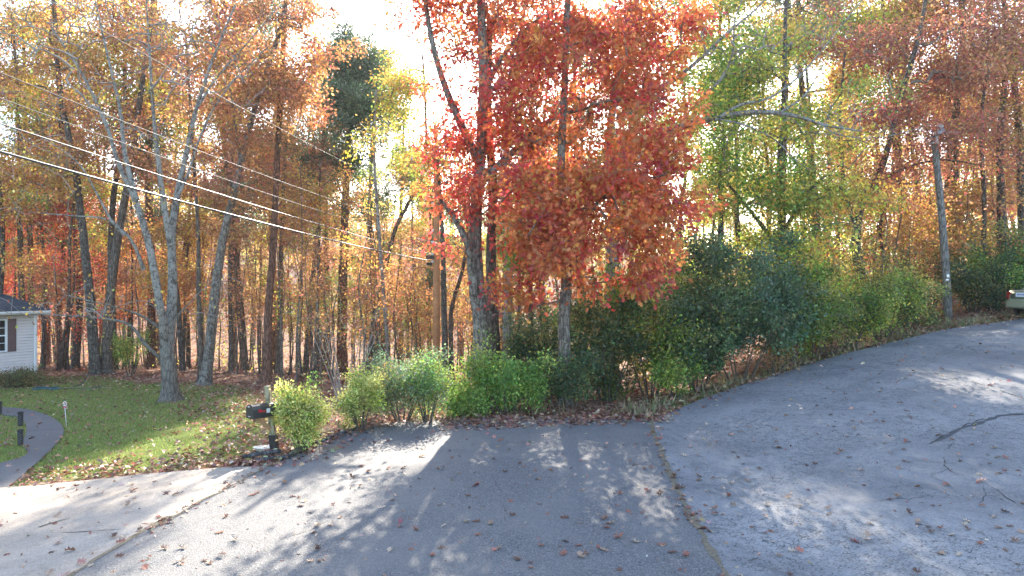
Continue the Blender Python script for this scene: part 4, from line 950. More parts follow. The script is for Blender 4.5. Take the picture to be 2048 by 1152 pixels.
deck.add([A, B, C_, Dd, E_, F_], [(0, 1, 5, 4), (1, 2, 5), (2, 3, 4, 5), (0, 4, 3), (0, 3, 2, 1)]); roof = deck.build('roof', M['shingle'], house)
ncs = 22
for k_ in range(ncs):
    a = k_/ncs; b = (k_+1)/ncs+.01
    z0 = ez+.15+run*pitch*a; z1 = ez+.15+run*pitch*b
    y0 = -oh+run*a-(.03 if k_ == 0 else 0); y1 = -oh+run*b; xr0 = oh-run*a; xr1 = oh-run*b
    t = .02
    slab('shingle_course', [(-L-3, y0, z0+t+.012), (xr0+.01, y0, z0+t+.012), (xr1, y1, z1+t-.008), (-L-3, y1, z1+t-.008)], .016, M['shingle'], roof)
    slab('shingle_course', [(xr0+.03, -oh+run*a, z0+t+.012), (xr0+.03, Dp+oh-run*a, z0+t+.012), (xr1, Dp+oh-run*b, z1+t-.008), (xr1, -oh+run*b, z1+t-.008)], .016, M['shingle'], roof)
hp = MB(); hp.tube([(oh, -oh, ez+.19), (oh-run, yr, ez+.19+run*pitch)], .05, 6); hp.build('hip_cap', M['shingle'], roof)
vent = MB().box((-1.55, .135, .32), (.42, .03, .2)); vent.build('vent', simple('vent_dark', (.05, .045, .04), .8), house)

# ------------------------------------------------------------------ utility pole and wires
M['pole_new'] = simple('treated_pole', (.38, .19, .085), .85, .3, 4)
M['pole_old'] = bark_mat('weathered_pole', (.13, .115, .10), (.30, .28, .25), (.24, .25, .22), .3, .5)
M['metal'] = simple('galvanised', (.42, .43, .44), .4, .08, 8, .7)
M['wire'] = simple('wire_sheath', (.06, .06, .07), .45, .1, 2, 0, .5)
M['wire_bare'] = simple('bare_wire', (.13, .13, .13), .6, .1, 2, .3)
M['black'] = simple('black_plastic', (.018, .018, .02), .45, .1, 5)
pd = 29.0; px0 = (873-CX)/F*pd; pz = float(zg(px0, pd))
up = empty('utility_pole', (px0, pd, pz), 0, 'brown treated wooden utility pole behind the roadside shrubs', 'utility pole')
p = MB(); p.tube([(0, 0, -.5), (0, 0, 4), (0, 0, 10.4)], [.165, .145, .115], 20); p.build('pole', M['pole_new'], up, True)
for zz_ in (5.6, 5.9, 6.4, 6.9, 8.0):
    MB().box((-.12, -.03, zz_), (.12, .06, .1)).tube([(-.18, -.03, zz_-.05), (-.18, -.03, zz_+.06)], .035, 8).build('bracket', M['metal'], up)
p = MB(); p.box((-.26, -.12, 5.78), (.30, .14, .16)); p.box((-.28, -.12, 5.50), (.24, .12, .12)); p.build('cable_closure', M['black'], up, bevel=.01)
p = MB(); p.box((0, -.16, 9.7), (2.2, .1, .12)); p.build('crossarm', M['pole_new'], up)
for a in (-1, -.4, .4, 1):
    MB().tube([(a, -.16, 9.76), (a, -.16, 9.82), (a, -.16, 9.86), (a, -.16, 9.94)], [.03, .055, .035, .045], 10).build('insulator', M['metal'], up)
def wire(zp, z_near, D_near, rad, lab, mat='wire', sag=.5, pxn=0.):
    P0 = np.array([px0-.18, pd-.03, pz+zp]); Pn = np.array([(pxn-CX)/F*D_near, D_near, z_near])
    d = Pn-P0; end = P0+d*1.75; t = np.linspace(0, 1, 60)[:, None]; pts = P0+(end-P0)*t
    s0 = 1/1.75; pts[:, 2] -= sag*4*(t[:, 0]*(1-t[:, 0])); pts[:, 2] += sag*4*s0*(1-s0)*t[:, 0]/s0
    me = MB().tube(pts-P0, rad, 8, False).build('overhead_wire', M[mat], None, True); me.location = P0
    return tag(me, lab, 'wire')
def z_at(py, D): return HC-(py-CY)/F*D
wire(5.62, z_at(303, 8.2), 8.2, .016, 'thick black cable, lowest of the overhead wires', 'wire', .35)
wire(5.92, z_at(247, 8.2), 8.2, .009, 'second lowest overhead cable, running just above the thickest one', 'wire', .35)
wire(6.42, z_at(196, 8.4), 8.4, .005, 'third overhead wire from the bottom, thin and pale', 'wire_bare', .5)
wire(6.92, z_at(145, 8.4), 8.4, .0055, 'fourth overhead wire from the bottom, crossing the forked maple', 'wire_bare', .5)
wire(8.02, z_at(-55, 8.6), 8.6, .005, 'highest overhead wire, entering the picture at its top left', 'wire_bare', .5)

# ------------------------------------------------------------------ lamp pole
b = G(1897, 637); bz = float(zg(*b)); lp = empty('street_lamp', (b[0], b[1], bz), 0, 'weathered grey wooden lamp pole with small metal lamp at the edge of the road', 'street lamp')
tip = P3(1867, 272, b[1]-.3)-np.array([b[0], b[1], bz])
p = MB(); tt = np.linspace(0, 1, 12)[:, None]; pts = tip*tt+np.array([0, 0, -.3])*(1-tt); pts[:, 0] += .08*np.sin(tt[:, 0]*3.1); p.tube(pts, np.linspace(.165, .115, 12), 20); p.build('pole', M['pole_old'], lp, True)
tx, ty, tz = tip
p = MB(); p.tube([(tx+.05, ty-.14, tz-.35), (tx+.05, ty-.14, tz-.02)], .07, 12); p.box((tx, ty-.02, tz-.3), (.27, .27, .05)); p.build('clamp', M['metal'], lp)
p = MB(); p.tube([(tx+.05, ty-.14, tz-.02), (tx+.1, ty-.2, tz+.08), (tx+.13, ty-.3, tz+.1)], .03, 8); p.tube([(tx+.13, ty-.3, tz+.1), (tx+.6, ty-.35, tz+.08), (tx+.85, ty-.4, tz+.04)], .018, 6); p.build('arm', M['metal'], lp, True)
p = MB(); p.tube([(tx+.1, ty-.32, tz-.02), (tx+.1, ty-.32, tz+.03), (tx+.1, ty-.32, tz+.12), (tx+.1, ty-.32, tz+.2)], [.21, .20, .15, .11], 18); p.build('lamp_shade', M['metal'], lp, True)
p = MB(); p.tube([(tx+.1, ty-.32, tz+.2), (tx+.1, ty-.32, tz+.36), (tx+.1, ty-.32, tz+.40)], [.115, .11, .06], 14); p.build('photocell', M['metal'], lp, True)
fr = .72; q0 = np.array([0, 0, -.3])*(1-.25)+tip*.25
p = MB(); p.box((q0[0]+.03, q0[1]-.165, q0[2]+.12), (.10, .012, .11)); p.box((q0[0]+.0, q0[1]-.163, q0[2]-.04), (.11, .012, .06)); p.build('pole_tag', M['white'], lp)

# ------------------------------------------------------------------ mailbox
M['post'] = bark_mat('weathered_post', (.22, .19, .12), (.42, .37, .25), (.25, .28, .15), .35, .4)
M['brace'] = simple('brace_wood', (.36, .22, .11), .85, .25, 6)
M['boxmetal'] = simple('black_mailbox', (.028, .028, .03), .32, .1, 6, 0, .6)
M['red'] = simple('red_flag', (.5, .03, .04), .45)
M['sticker'] = simple('sticker_white', (.72, .74, .74), .5)
mbp = G(550, 903); mz = float(zg(*mbp)); mb = empty('mailbox', (mbp[0], mbp[1], mz), 0, 'black mailbox on a leaning wooden post beside the driveway', 'mailbox')
hb = 1.40; lx = -.17                                    # height and lean of the post
Lm = Matrix.Rotation(math.atan2(lx, hb), 3, 'Y')
def lean(v): return (v[0]+lx*v[2]/hb, v[1], v[2])
p = MB(); cs = [(-.055, -.055), (.055, -.055), (.055, .055), (-.055, .055)]
V = [lean((a, b_, -.1)) for a, b_ in cs]+[lean((a, b_, hb)) for a, b_ in cs]+[lean((0, 0, hb+.02))]
p.add(V, [(0, 1, 5, 4), (1, 2, 6, 5), (2, 3, 7, 6), (3, 0, 4, 7), (3, 2, 1, 0), (4, 5, 8), (5, 6, 8), (6, 7, 8), (7, 4, 8)]); p.build('post', M['post'], mb)
p = MB()
for a, b_, sx, sy in ((0, -.066, .155, .02), (.066, 0, .02, .112), (-.066, .02, .02, .07)):
    V = [lean((a+i*sx/2, b_+j*sy/2, zz_)) for zz_ in (-.02, .36) for i, j in ((-1, -1), (1, -1), (1, 1), (-1, 1))]
    p.add(V, [(0, 1, 5, 4), (1, 2, 6, 5), (2, 3, 7, 6), (3, 0, 4, 7), (3, 2, 1, 0), (4, 5, 6, 7)])
p.build('post_sleeve', M['black'], mb)
zb = .80; cx_ = lx*zb/hb
# the box: door end faces left-front, body runs back to the post
ang = R(-62)                                             # long axis direction
bx = Matrix.Rotation(R(28), 3, 'Z')
def bp(u, v, z): # u along the box towards its door, v across
    d = Vector((math.cos(R(232)), math.sin(R(232)), 0)); s = Vector((-math.sin(R(232)), math.cos(R(232)), 0))
    o_ = Vector((cx_, -.02, zb)); q_ = o_+d*u+s*v; return (q_.x, q_.y, z+zb-.02)
def prof(wd, ht, n=8):
    o = [(-wd/2, 0), (wd/2, 0), (wd/2, ht-wd/2*.8)]
    for i_ in range(1, n): a = math.pi*i_/n; o.append((wd/2*math.cos(a), ht-wd/2*.8+wd/2*.8*math.sin(a)))
    o.append((-wd/2, ht-wd/2*.8)); return o
def extr(u0, u1, wd, ht, z0=0):
    pr = prof(wd, ht); n = len(pr); V = [bp(u0, a, z0+b_) for a, b_ in pr]+[bp(u1, a, z0+b_) for a, b_ in pr]
    return V, [tuple(range(n)), tuple(range(2*n-1, n-1, -1))]+[(i, n+i, n+(i+1) % n, (i+1) % n) for i in range(n)]
MB().add(*extr(-.10, .46, .255, .285)).build('box', M['boxmetal'], mb, bevel=.003)
dr_ = MB().add(*extr(.462, .484, .272, .298, -.006)).build('door', M['boxmetal'], mb, bevel=.004)
hd = MB(); a, b_ = bp(.49, 0, .25), bp(.51, 0, .25); hd.box(((a[0]+b_[0])/2, (a[1]+b_[1])/2, a[2]), (.035, .03, .03)); hd.build('handle', M['metal'], dr_)
lt = MB()   # small raised moulding low on the door
for k_ in range(5): a = bp(.488, -.04+.017*k_, .045); lt.box(a, (.01, .009, .016))
lt.build('door_lettering', M['metal'], dr_)
MB().add([bp(-.06, -.05, -.03), bp(.42, -.05, -.03), bp(.42, .05, -.03), bp(-.06, .05, -.03), bp(-.06, -.05, -.004), bp(.42, -.05, -.004), bp(.42, .05, -.004), bp(-.06, .05, -.004)], [(0, 3, 2, 1), (4, 5, 6, 7), (0, 1, 5, 4), (1, 2, 6, 5), (2, 3, 7, 6), (3, 0, 4, 7)]).build('shelf', M['brace'], mb)
sidev = .1315
side = 1 if bp(0, .1, 0)[0] > bp(0, -.1, 0)[0] else -1
def plate(u0, u1, z0, z1, t=.006, mat='sticker', nm='number_sticker', v0=None):
    v = side*(sidev if v0 is None else v0); V = [bp(u, vv, z) for vv in (v, v+side*t) for u, z in ((u0, z0), (u1, z0), (u1, z1), (u0, z1))]
    return MB().add(V, [(0, 1, 2, 3), (7, 6, 5, 4), (0, 4, 5, 1), (1, 5, 6, 2), (2, 6, 7, 3), (3, 7, 4, 0)]).build(nm, M[mat], mb)
plate(.09, .17, .09, .18)
st_ = plate(.10, .18, .075, .145, .003, 'boxmetal', 'number_mark', sidev+.0065) if False else None
fl = plate(.20, .36, .125, .15, .008, 'red', 'flag', sidev+.004); plate(.30, .36, .15, .19, .009, 'red', 'flag_tab', sidev+.0035).parent = fl
p = MB(); a = np.array(bp(.30, 0, -.03)); c_ = np.array(lean((0, 0, .48)))
p.tube([a, c_+[-.02, -.01, 0]], .055, 4); p.build('brace', M['brace'], mb)

# landscape timbers and what lies by the mailbox
M['timber_dark'] = bark_mat('weathered_timber', (.045, .045, .05), (.16, .155, .155), (.3, .3, .3), .2, .7)
M['timber_green'] = bark_mat('mossy_timber', (.07, .06, .045), (.18, .15, .11), (.12, .14, .06), .45, .7)
def timber(p0, p1, r, mat, lab, z0=0, z1=0):
    A = G(*p0); B = G(*p1); a = np.array([*A, float(zg(*A))+r+z0]); b_ = np.array([*B, float(zg(*B))+r+z1]); L_ = np.linalg.norm(b_-a)
    m = MB(); n = 10; t = np.linspace(0, 1, n)[:, None]; pts = (b_-a)*t+rng.normal(0, .004, (n, 3)); V, q_ = tube_np(pts, np.full(n, r), 8, 1+.05*rng.normal(0, 1, (n, 8)))
    # flatten top and bottom like a landscape timber
    V[:, 2] = np.clip(V[:, 2]-np.repeat(pts[:, 2], 8), -r*.78, r*.78)+np.repeat(pts[:, 2], 8)
    m.add(V, q_.tolist()); m.f.append(tuple(range(8))[::-1]); m.f.append(tuple((n-1)*8+i for i in range(8)))
    o = m.build('timber', M[mat], None, True); o.location = a; return tag(o, lab, 'timber')
timber((486, 921), (560, 910), .05, 'timber_dark', 'dark split timber lying at the driveway edge below the mailbox', .035, .04)
timber((505, 926), (580, 918), .045, 'timber_dark', 'lower dark timber flush with the driveway in front of the split one')
timber((582, 915), (628, 890), .06, 'timber_green', 'mossy round timber in front of the variegated shrub, nearest the road', .0, .02)
timber((598, 902), (640, 880), .055, 'timber_green', 'mossy timber leaning behind the nearest one under the shrub', .03, .07)
timber((628, 891), (712, 858), .05, 'timber_dark', 'long half buried timber edging the asphalt behind the fallen leaves', -.02, -.03)
o = MB(); c0 = G(528, 898); nn2 = 14; poly = [(.24*math.cos(i/nn2*6.283)*(1+.1*math.sin(i*2.3)), .16*math.sin(i/nn2*6.283)) for i in range(nn2)]
o.prism(poly, 0, .05, 'z'); o = o.build('stepping_stone', simple('pale_stone', (.42, .44, .42), .85, .25, 8), None, bevel=.01, loc=(*c0, float(zg(*c0))-.005)); tag(o, 'pale flat stone lying in the grass behind the mailbox post', 'stone')
# ------------------------------------------------------------------ path lights, ornament, hose
M['pl_metal'] = simple('path_light_black', (.02, .02, .023), .6, .2, 30)
pl0 = None
for (px, py, ht, lab) in ((41, 889, .52, 'black square path light nearest the driveway on the garden path'), (41, 851, .56, 'black square path light in the bend of the garden path'), (-1, 828, .56, 'black path light cut by the left edge of the picture')):
    c0 = G(px, py); z = float(zg(*c0))
    if pl0 is None:
        pl0 = empty('path_light', (*c0, z), R(20), lab, 'path light', 'black path lights along the garden path')
        b_ = MB(); b_.box((0, 0, .155), (.10, .10, .33)); b_.build('post', M['pl_metal'], pl0, bevel=.006)
        gr_ = MB()
        for k_ in range(9):
            for sx, sy in ((1, 0), (-1, 0), (0, 1), (0, -1)):
                gr_.box((sx*.053+(.02 if k_ % 2 else -.02)*abs(sy), sy*.053+(.02 if k_ % 2 else -.02)*abs(sx),   .05+k_*.028), (.012 if sx else .03, .012 if sy else .03, .016))
        gr_.build('fretwork', simple('fret_grey', (.10, .10, .105), .7), pl0)
        cp_ = MB(); cp_.box((0, 0, .335), (.12, .12, .03)); cp_.box((0, 0, .358), (.07, .07, .016)); cp_.build('cap', M['pl_metal'], pl0, bevel=.004)
    else: copy_tree(pl0, (*c0, z), R(20), ht/.52, lab)
c0 = G(133, 852); z = float(zg(*c0)); orn = empty('lawn_ornament', (*c0, z), 0, 'pink and white candy ornament on a white stick in the lawn', 'ornament'); orn.scale = (.8, .8, .78)
MB().tube([(0, 0, -.05), (-.03, 0, .35), (-.06, 0, .68)], .009, 6).build('stick', M['white'], orn, True)
cw = MB(); pts = [(-.06+.075*math.sin(a)*(a/9), 0, .80+.075*math.cos(a)*(a/9)) for a in np.linspace(1.5, 9, 34)]
cw.tube(pts, .017, 6); cw.build('candy_swirl', simple('candy_pink', (.55, .10, .15), .4), orn, True)
cw = MB(); pts = [(-.06+.075*math.sin(a)*(a/9), -.008, .80+.075*math.cos(a)*(a/9)) for a in np.linspace(2.5, 10, 34)]
cw.tube(pts, .013, 6); cw.build('candy_swirl', M['white'], orn, True)
cw = MB(); cw.prism([(-.06, .70), (-.12, .66), (-.10, .62), (-.06, .66), (-.02, .62), (0, .66)], -.02, .015, 'y'); cw.build('bow', bpy.data.materials['candy_pink'], orn)
c0 = G(92, 779); hs = MB(); 
for k_ in range(3):
    pts = [(.55*math.cos(a)*(1-.1*k_), .22*math.sin(a), .02+.02*k_+.02*math.sin(3*a)) for a in np.linspace(0, 6.283, 26)]; hs.tube(pts, .014, 6, False)
hs.tube([(.5, .05, .02), (.9, .2, .02), (1.4, .1, .02), (1.7, .25, .03), (2.1, .5, .03)], .014, 6); hs = hs.build('garden_hose', simple('teal_hose', (.03, .10, .11), .6), None, True, loc=(*c0, float(zg(*c0))+.01)); tag(hs, 'teal garden hose coiled on the grass by the house corner', 'hose')
# fallen limb on the ground by the wood edge
c0 = G(146, 775)
lb = MB(); lb.tube([(0, 0, .04), (.25, .1, .1), (.45, .1, .3), (.52, .1, .5)], [.03, .028, .02, .01], 6); lb = lb.build('fallen_limb', M['twig_dark'], None, True, loc=(*c0, float(zg(*c0)))); tag(lb, 'crooked fallen limb on the grass right of the hose', 'branch')

# ------------------------------------------------------------------ parked car (rear corner in view)
M['paint'] = None
cm = NT('champagne_paint'); bb = cm.bsdf((.33, .345, .24), .3, metallic=.45, spec=.5); bb.inputs['Coat Weight'].default_value = .6; M['paint'] = cm.m
tl = NT('tail_lamp'); tl.bsdf((.28, .02, .02), .15, spec=.8); M['tail'] = tl.m
M['chrome'] = simple('bright_trim', (.6, .6, .58), .25, .05, 3, .9)
M['rubber'] = simple('tyre_rubber', (.02, .02, .02), .85)
M['plate'] = simple('plate_white', (.55, .58, .62), .5)
M['plate_ink'] = simple('plate_ink', (.05, .07, .22), .5)
cth = R(56)
corner = P3(2012, 610, 26.2); cfw = np.array([math.sin(cth), math.cos(cth)]); crt = np.array([math.cos(cth), -math.sin(cth)])
cc = corner[:2]+crt*.87
cz = z_at(632, 26.2)
car = empty('parked_car', (cc[0], cc[1], cz), -cth, 'champagne coloured car parked at the right edge, seen from behind', 'car')
# local: x right, y forward, z up; rear at y=0
secs = [ # y, half width, sill z, belt z
 (.00, .74, .42, .86), (.05, .82, .34, .96), (.14, .86, .28, 1.0), (.55, .87, .24, 1.02), (1.0, .88, .22, 1.0), (2.2, .89, .22, .97), (3.3, .88, .22, .93), (4.0, .86, .24, .86), (4.45, .78, .28, .74), (4.6, .66, .34, .64)]
V = []; n = 16
for y, hw, z0, z1 in secs:
    for k_ in range(n):
        a = 2*math.pi*(k_+.5)/n; cx2, sz2 = math.cos(a), math.sin(a); e = .34
        V.append((hw*math.copysign(abs(cx2)**e, cx2), y, (z0+z1)/2+(z1-z0)/2*math.copysign(abs(sz2)**e, sz2)))
Fc = []
for s_ in range(len(secs)-1):
    for k_ in range(n): Fc.append((s_*n+k_, s_*n+(k_+1) % n, (s_+1)*n+(k_+1) % n, (s_+1)*n+k_))
Fc.append(tuple(range(n))); Fc.append(tuple((len(secs)-1)*n+k_ for k_ in range(n))[::-1])
MB().add(V, [f[::-1] for f in Fc]).build('body', M['paint'], car, True)
cab = MB(); cs = [(.95, .66, .98), (1.35, .60, 1.38), (2.2, .60, 1.43), (2.75, .62, 1.36), (3.45, .70, .95)]
V = []
for y, hw, z in cs: V += [(-hw, y, z), (hw, y, z)]
V += [(-.74, .9, .95), (.74, .9, .95), (-.78, 3.5, .9), (.78, 3.5, .9)]
cab.add(V, [(0, 1, 3, 2), (2, 3, 5, 4), (4, 5, 7, 6), (6, 7, 9, 8), (10, 0, 2, 4, 6, 8, 12), (11, 13, 9, 7, 5, 3, 1), (10, 11, 1, 0)]); cab.build('cabin', M['paint'], car, bevel=.03)
MB().add([(-.58, .99, 1.02), (.58, .99, 1.02), (.53, 1.32, 1.36), (-.53, 1.32, 1.36), (-.58, 1.0, .99), (.58, 1.0, .99), (.53, 1.33, 1.33), (-.53, 1.33, 1.33)], [(0, 1, 2, 3), (7, 6, 5, 4), (0, 4, 5, 1), (1, 5, 6, 2), (2, 6, 7, 3), (3, 7, 4, 0)]).build('rear_window', M['glass'], car)
for sx in (-1, 1):
    MB().add([(sx*.70, 1.1, 1.0), (sx*.735, 1.1, 1.0), (sx*.66, 1.45, 1.34), (sx*.62, 1.45, 1.34), (sx*.735, 3.2, .98), (sx*.70, 3.2, .98), (sx*.66, 2.7, 1.32), (sx*.62, 2.7, 1.32)], [(0, 1, 2, 3), (1, 4, 6, 2), (4, 5, 7, 6), (5, 0, 3, 7), (0, 5, 4, 1), (3, 2, 6, 7)]).build('side_window', M['glass'], car)
bp_ = MB(); pr = [(-.87, .16), (-.89, .02), (-.82, -.07), (-.4, -.11), (.4, -.11), (.82, -.07), (.89, .02), (.87, .16)]; bp_.prism(pr, .33, .60, 'z'); bp_.build('rear_bumper', M['paint'], car, bevel=.025)
st2 = MB(); st2.prism([(-.84, .05), (-.80, -.085), (-.4, -.122), (.4, -.122), (.80, -.085), (.84, .05)], .335, .365, 'z'); st2.build('bumper_trim', M['chrome'], car)
for sx in (-1, 1):
    MB().add([(sx*.68, -.012, .66), (sx*.84, .06, .66), (sx*.885, .34, .70), (sx*.68, -.012, .90), (sx*.83, .06, .92), (sx*.88, .34, .90)] if False else [(sx*.70, .0, .66), (sx*.86, .05, .66), (sx*.89, .34, .72), (sx*.89, .34, .88), (sx*.86, .05, .92), (sx*.70, .0, .90), (sx*.70, .08, .66), (sx*.80, .34, .72), (sx*.80, .34, .88), (sx*.70, .08, .90)],
        [(0, 1, 4, 5), (1, 2, 3, 4), (6, 9, 8, 7), (0, 5, 9, 6), (2, 7, 8, 3), (5, 4, 3, 8, 9), (0, 6, 7, 2, 1)]).build('tail_light', M['tail'], car)
px_ = -.38
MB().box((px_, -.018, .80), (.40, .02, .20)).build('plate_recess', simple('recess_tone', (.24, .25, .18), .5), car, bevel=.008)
pt = MB().box((px_, -.034, .80), (.305, .01, .152)).build('licence_plate', M['plate'], car, bevel=.003)
ink = MB()
for k_ in range(6): ink.box((px_-.10+.04*k_, -.041, .80+.004*(k_ % 2)), (.024, .003, .055))
ink.build('plate_characters', M['plate_ink'], pt)
MB().box((px_, -.04, .915), (.42, .02, .03)).build('trunk_handle', M['chrome'], car)
MB().box((0, .12, .995), (1.3, .05, .02)).build('trunk_seam', M['black'], car)
for sx in (-1, 1):
    for y in (.95, 3.75):
        wl = MB(); wl.tube([(sx*.70, y, .32), (sx*.72, y, .32), (sx*.86, y, .32), (sx*.88, y, .32)], [.28, .325, .325, .28], 24); w_o = wl.build('wheel', M['rubber'], car, True)
        MB().tube([(sx*.87, y, .32), (sx*.892, y, .32)], [.21, .19], 16).build('rim', M['metal'], w_o, True)

# ------------------------------------------------------------------ fallen leaves
DEAD = [(.26, .125, .075, 3), (.36, .20, .13, 3), (.16, .075, .05, 2), (.46, .32, .23, 1.8), (.30, .11, .085, 1.2), (.52, .40, .27, .7)]
def one_leaf(c, curl):
    sh = np.array(SHAPES['oak']); V = []
    for u, v in sh: V.append((u-.5, v, curl*((u-.5)**2*1.4+v*v*1.8)+.02))
    me = bpy.data.meshes.new('fallen_leaf'); ctr = len(V); V.append((0, 0, .02)); ns = len(sh)
    me.from_pydata(V, [], [(ctr, i_, (i_+1) % ns) for i_ in range(ns)]); ca = me.color_attributes.new('Col', 'FLOAT_COLOR', 'POINT')
    ca.data.foreach_set('color', np.tile([*c, 1], (len(V), 1)).astype(np.float32).ravel()); me.materials.append(M['dead_leaf']); return me
lm = []
for cname, c in (('dark brown', (.13, .065, .042)), ('brown', (.24, .125, .075)), ('rusty red', (.28, .11, .07)), ('tan', (.36, .235, .155)), ('pale tan', (.46, .36, .26))):
    for cu, cuname in ((.25, 'flat'), (.9, 'curled'), (-.7, 'humped')): lm.append((one_leaf(c, cu), cname, cuname))
def surf_of(x, y):
    for nm, pl in (('dark asphalt', asphalt_poly), ('driveway', drive_poly), ('garden path', walk_poly), ('pale concrete road', concrete_poly)):
        if in_poly(np.array([x]), np.array([y]), pl)[0]: return nm
    return None
cnt_ = 0; tries = 0
while cnt_ < 300 and tries < 20000:
    tries += 1
    py = 835+317*rng.random()**.95; px = rng.uniform(0, 2048)
    if rng.random() < .12:    # along the joint
        k_ = seam_r[rng.integers(4, len(seam_r)-20)]; x, y = k_[0]+abs(rng.normal(0, .18)), k_[1]
        if y < 8.3: continue
    else:
        if py < 850 and px < 1300: continue
        if px > 1300 and rng.random() < .3: py = rng.uniform(650, 860)
        x, y = G(px, py)
    sf = surf_of(x, y)
    if sf is None or y > 25: continue
    if sf == 'driveway' and rng.random() < .45: continue
    me, cn, cu = lm[rng.choice(15, p=np.tile([.35, .4, .25], 5)/5)]
    o = link_mesh('fallen_leaf', me); s = rng.uniform(.085, .16)
    o.scale = (s, s, s*rng.uniform(.6, 1.2)); o.location = (x, y, float(zg(x, y))+.016); o.rotation_euler = (rng.normal(0, .22), rng.normal(0, .22), rng.uniform(0, 6.28))
    near = 'near part of ' if y < 11.5 else ('middle of ' if y < 15 else 'far part of ')
    tag(o, '%s %s oak leaf on %s%s' % (cn, cu, near, sf), 'leaf', '%s %s leaves on the %s%s' % (cn, cu, near, sf)); cnt_ += 1
# the mass of leaves on the ground and along the road edges
def litter(name, xs, ys, zo, size, shape, lab, parent=None, tilt=.45, pal=DEAD):
    n = len(xs); P = np.stack([xs, ys, zg(xs, ys)+zo], 1); U = rng.normal(0, 1, (n, 3)); U[:, 2] *= tilt*.6; N = rng.normal(0, tilt, (n, 3)); N[:, 2] = 1
    C = jitter(pick_colors(n, pal), .28); o = link_mesh(name, leaf_mesh(name, P, U, N, size*rng.uniform(.6, 1.3, n), shape, C, .6), M['dead_leaf']); return tag(o, lab, 'leaves', kind='stuff')
def scatter_px(n, px0_, px1_, D0, D1, pw=1.0):
    D = D0+(D1-D0)*rng.random(n)**pw; x = (rng.uniform(px0_, px1_, n)-CX)/F*D; return x, D
def not_road(x, y):
    r_ = np.zeros(len(x), bool)
    for pz_ in roads: r_ |= in_poly(x, y, pz_)
    return ~r_
# road-edge drift: leaves crowd the far edge of the asphalt and the verge
L_ = np.array(back+redge[1:]); k_ = rng.integers(0, len(L_)-1, 13000); off_ = rng.normal(.15, .5, len(k_)); base_ = L_[k_]
tn = norm(np.gradient(L_, axis=0))[k_]; nv = np.stack([-tn[:, 1], tn[:, 0]], 1); side_ = base_+nv*off_[:, None]+rng.normal(0, .12, base_.shape)
pxx = side_[:, 0]/side_[:, 1]*F+CX; dens = np.where(pxx < 1350, np.where(off_ < -.15, np.exp(off_*1.6), 1), np.where(off_ < 0, .12*np.exp(off_*2), .5)); kp = (rng.random(len(k_)) < dens) & (side_[:, 1] < 27)
litter('leaf_drift', side_[kp, 0], side_[kp, 1], .02+rng.random(kp.sum())*.035, .125, 'oak', 'drift of brown and pinkish oak leaves along the far edge of the road')
x, y = scatter_px(1700, 880, 1330, 16.4, 18.3, .7); kp = ~not_road(x, y); litter('leaf_drift', x[kp], y[kp], .022, .12, 'oak', 'brown leaves strewn over the asphalt at the foot of the hedge', tilt=.3)
x, y = scatter_px(380, 0, 2048, 8.3, 22, .8); kp = ~not_road(x, y); litter('loose_leaves', x[kp], y[kp], .022, .13, 'oak', 'further loose oak leaves strewn thinly over the paving', tilt=.4)
x, y = scatter_px(700, 0, 2048, 8.0, 24, .9); kp = ~not_road(x, y); litter('scattered_leaves', x[kp], y[kp], .02, .05, 'lobe', 'small leaf crumbs strewn over the paving', tilt=.3)
sj = np.array([p for p in seam_l+seam_r if 8 < p[1] < 18]); k_ = rng.integers(0, len(sj), 160); q_ = sj[k_]+rng.normal(0, .09, (160, 2)); litter('joint_leaves', q_[:, 0], q_[:, 1], .024, .10, 'oak', 'leaf bits caught along the pavement joints', tilt=.4)
# lawn leaves
x, y = scatter_px(26000, -40, 640, 12.5, 34, .8); inl = in_poly(x, y, lawn_poly); ff = dist_line(x, y, dedge[len(dedge)//3::2]); px_a = x/y*F+CX
pr_ = .07+1.1*np.exp(-(ff/1.2)**2)+.75*np.clip((px_a-330)/280, 0, 1)+.3*np.clip((y-27)/5, 0, 1); kp = inl & not_road(x, y) & (rng.random(len(x)) < pr_)
litter('lawn_leaves', x[kp], y[kp], .02+rng.random(kp.sum())*.02, .11, 'dia', 'brown leaves fallen on the lawn, thickest beside the driveway')
# forest floor
x, y = scatter_px(62000, -60, 2110, 15, 62, .75); inl = in_poly(x, y, lawn_poly); px_a = x/y*F+CX; kp = ~inl & not_road(x, y) & ((px_a < 1000) | (y < 30) | (rng.random(len(x)) < .3))
litter('forest_litter', x[kp], y[kp], .01+rng.random(kp.sum())*.05, .15, 'dia', 'russet leaf litter covering the floor of the wood', tilt=.6)

# ------------------------------------------------------------------ grass
def grass(name, x, y, h, lab, cols):
    n = len(x); P = np.stack([x, y, zg(x, y)-.035], 1); U = rng.normal(0, .45, (n, 3)); U[:, 2] = 1; N = rng.normal(0, 1, (n, 3)); N[:, 2] *= .2
    C = jitter(pick_colors(n, cols), .25); o = link_mesh(name, leaf_mesh(name, P, U, N, h*rng.uniform(.6, 1.4, n), 'blade', C, .4), M['blade']); return tag(o, lab, 'grass', kind='stuff')
GR = [(.19, .26, .05, 3), (.28, .31, .07, 2.4), (.30, .29, .10, 1.6), (.34, .27, .15, 1.2)]
n = 130000; x, y = scatter_px(n, -40, 620, 12.5, 33, .75)
nf = np.sin(x*.8+1.1*np.sin(y*.6))*np.cos(y*.7+.4)+.6*np.sin(x*2.1+y*1.3)+.3*rng.normal(0, 1, n)
px_a = x/y*F+CX; fw = np.clip(1.15-(px_a-300)/350, .25, 1)*np.clip(.9+.3*nf, .2, 1)*np.clip(dist_line(x, y, dedge[len(dedge)//3::2])/.8, .12, 1)
kp = in_poly(x, y, lawn_poly) & not_road(x, y) & (rng.random(n) < fw)
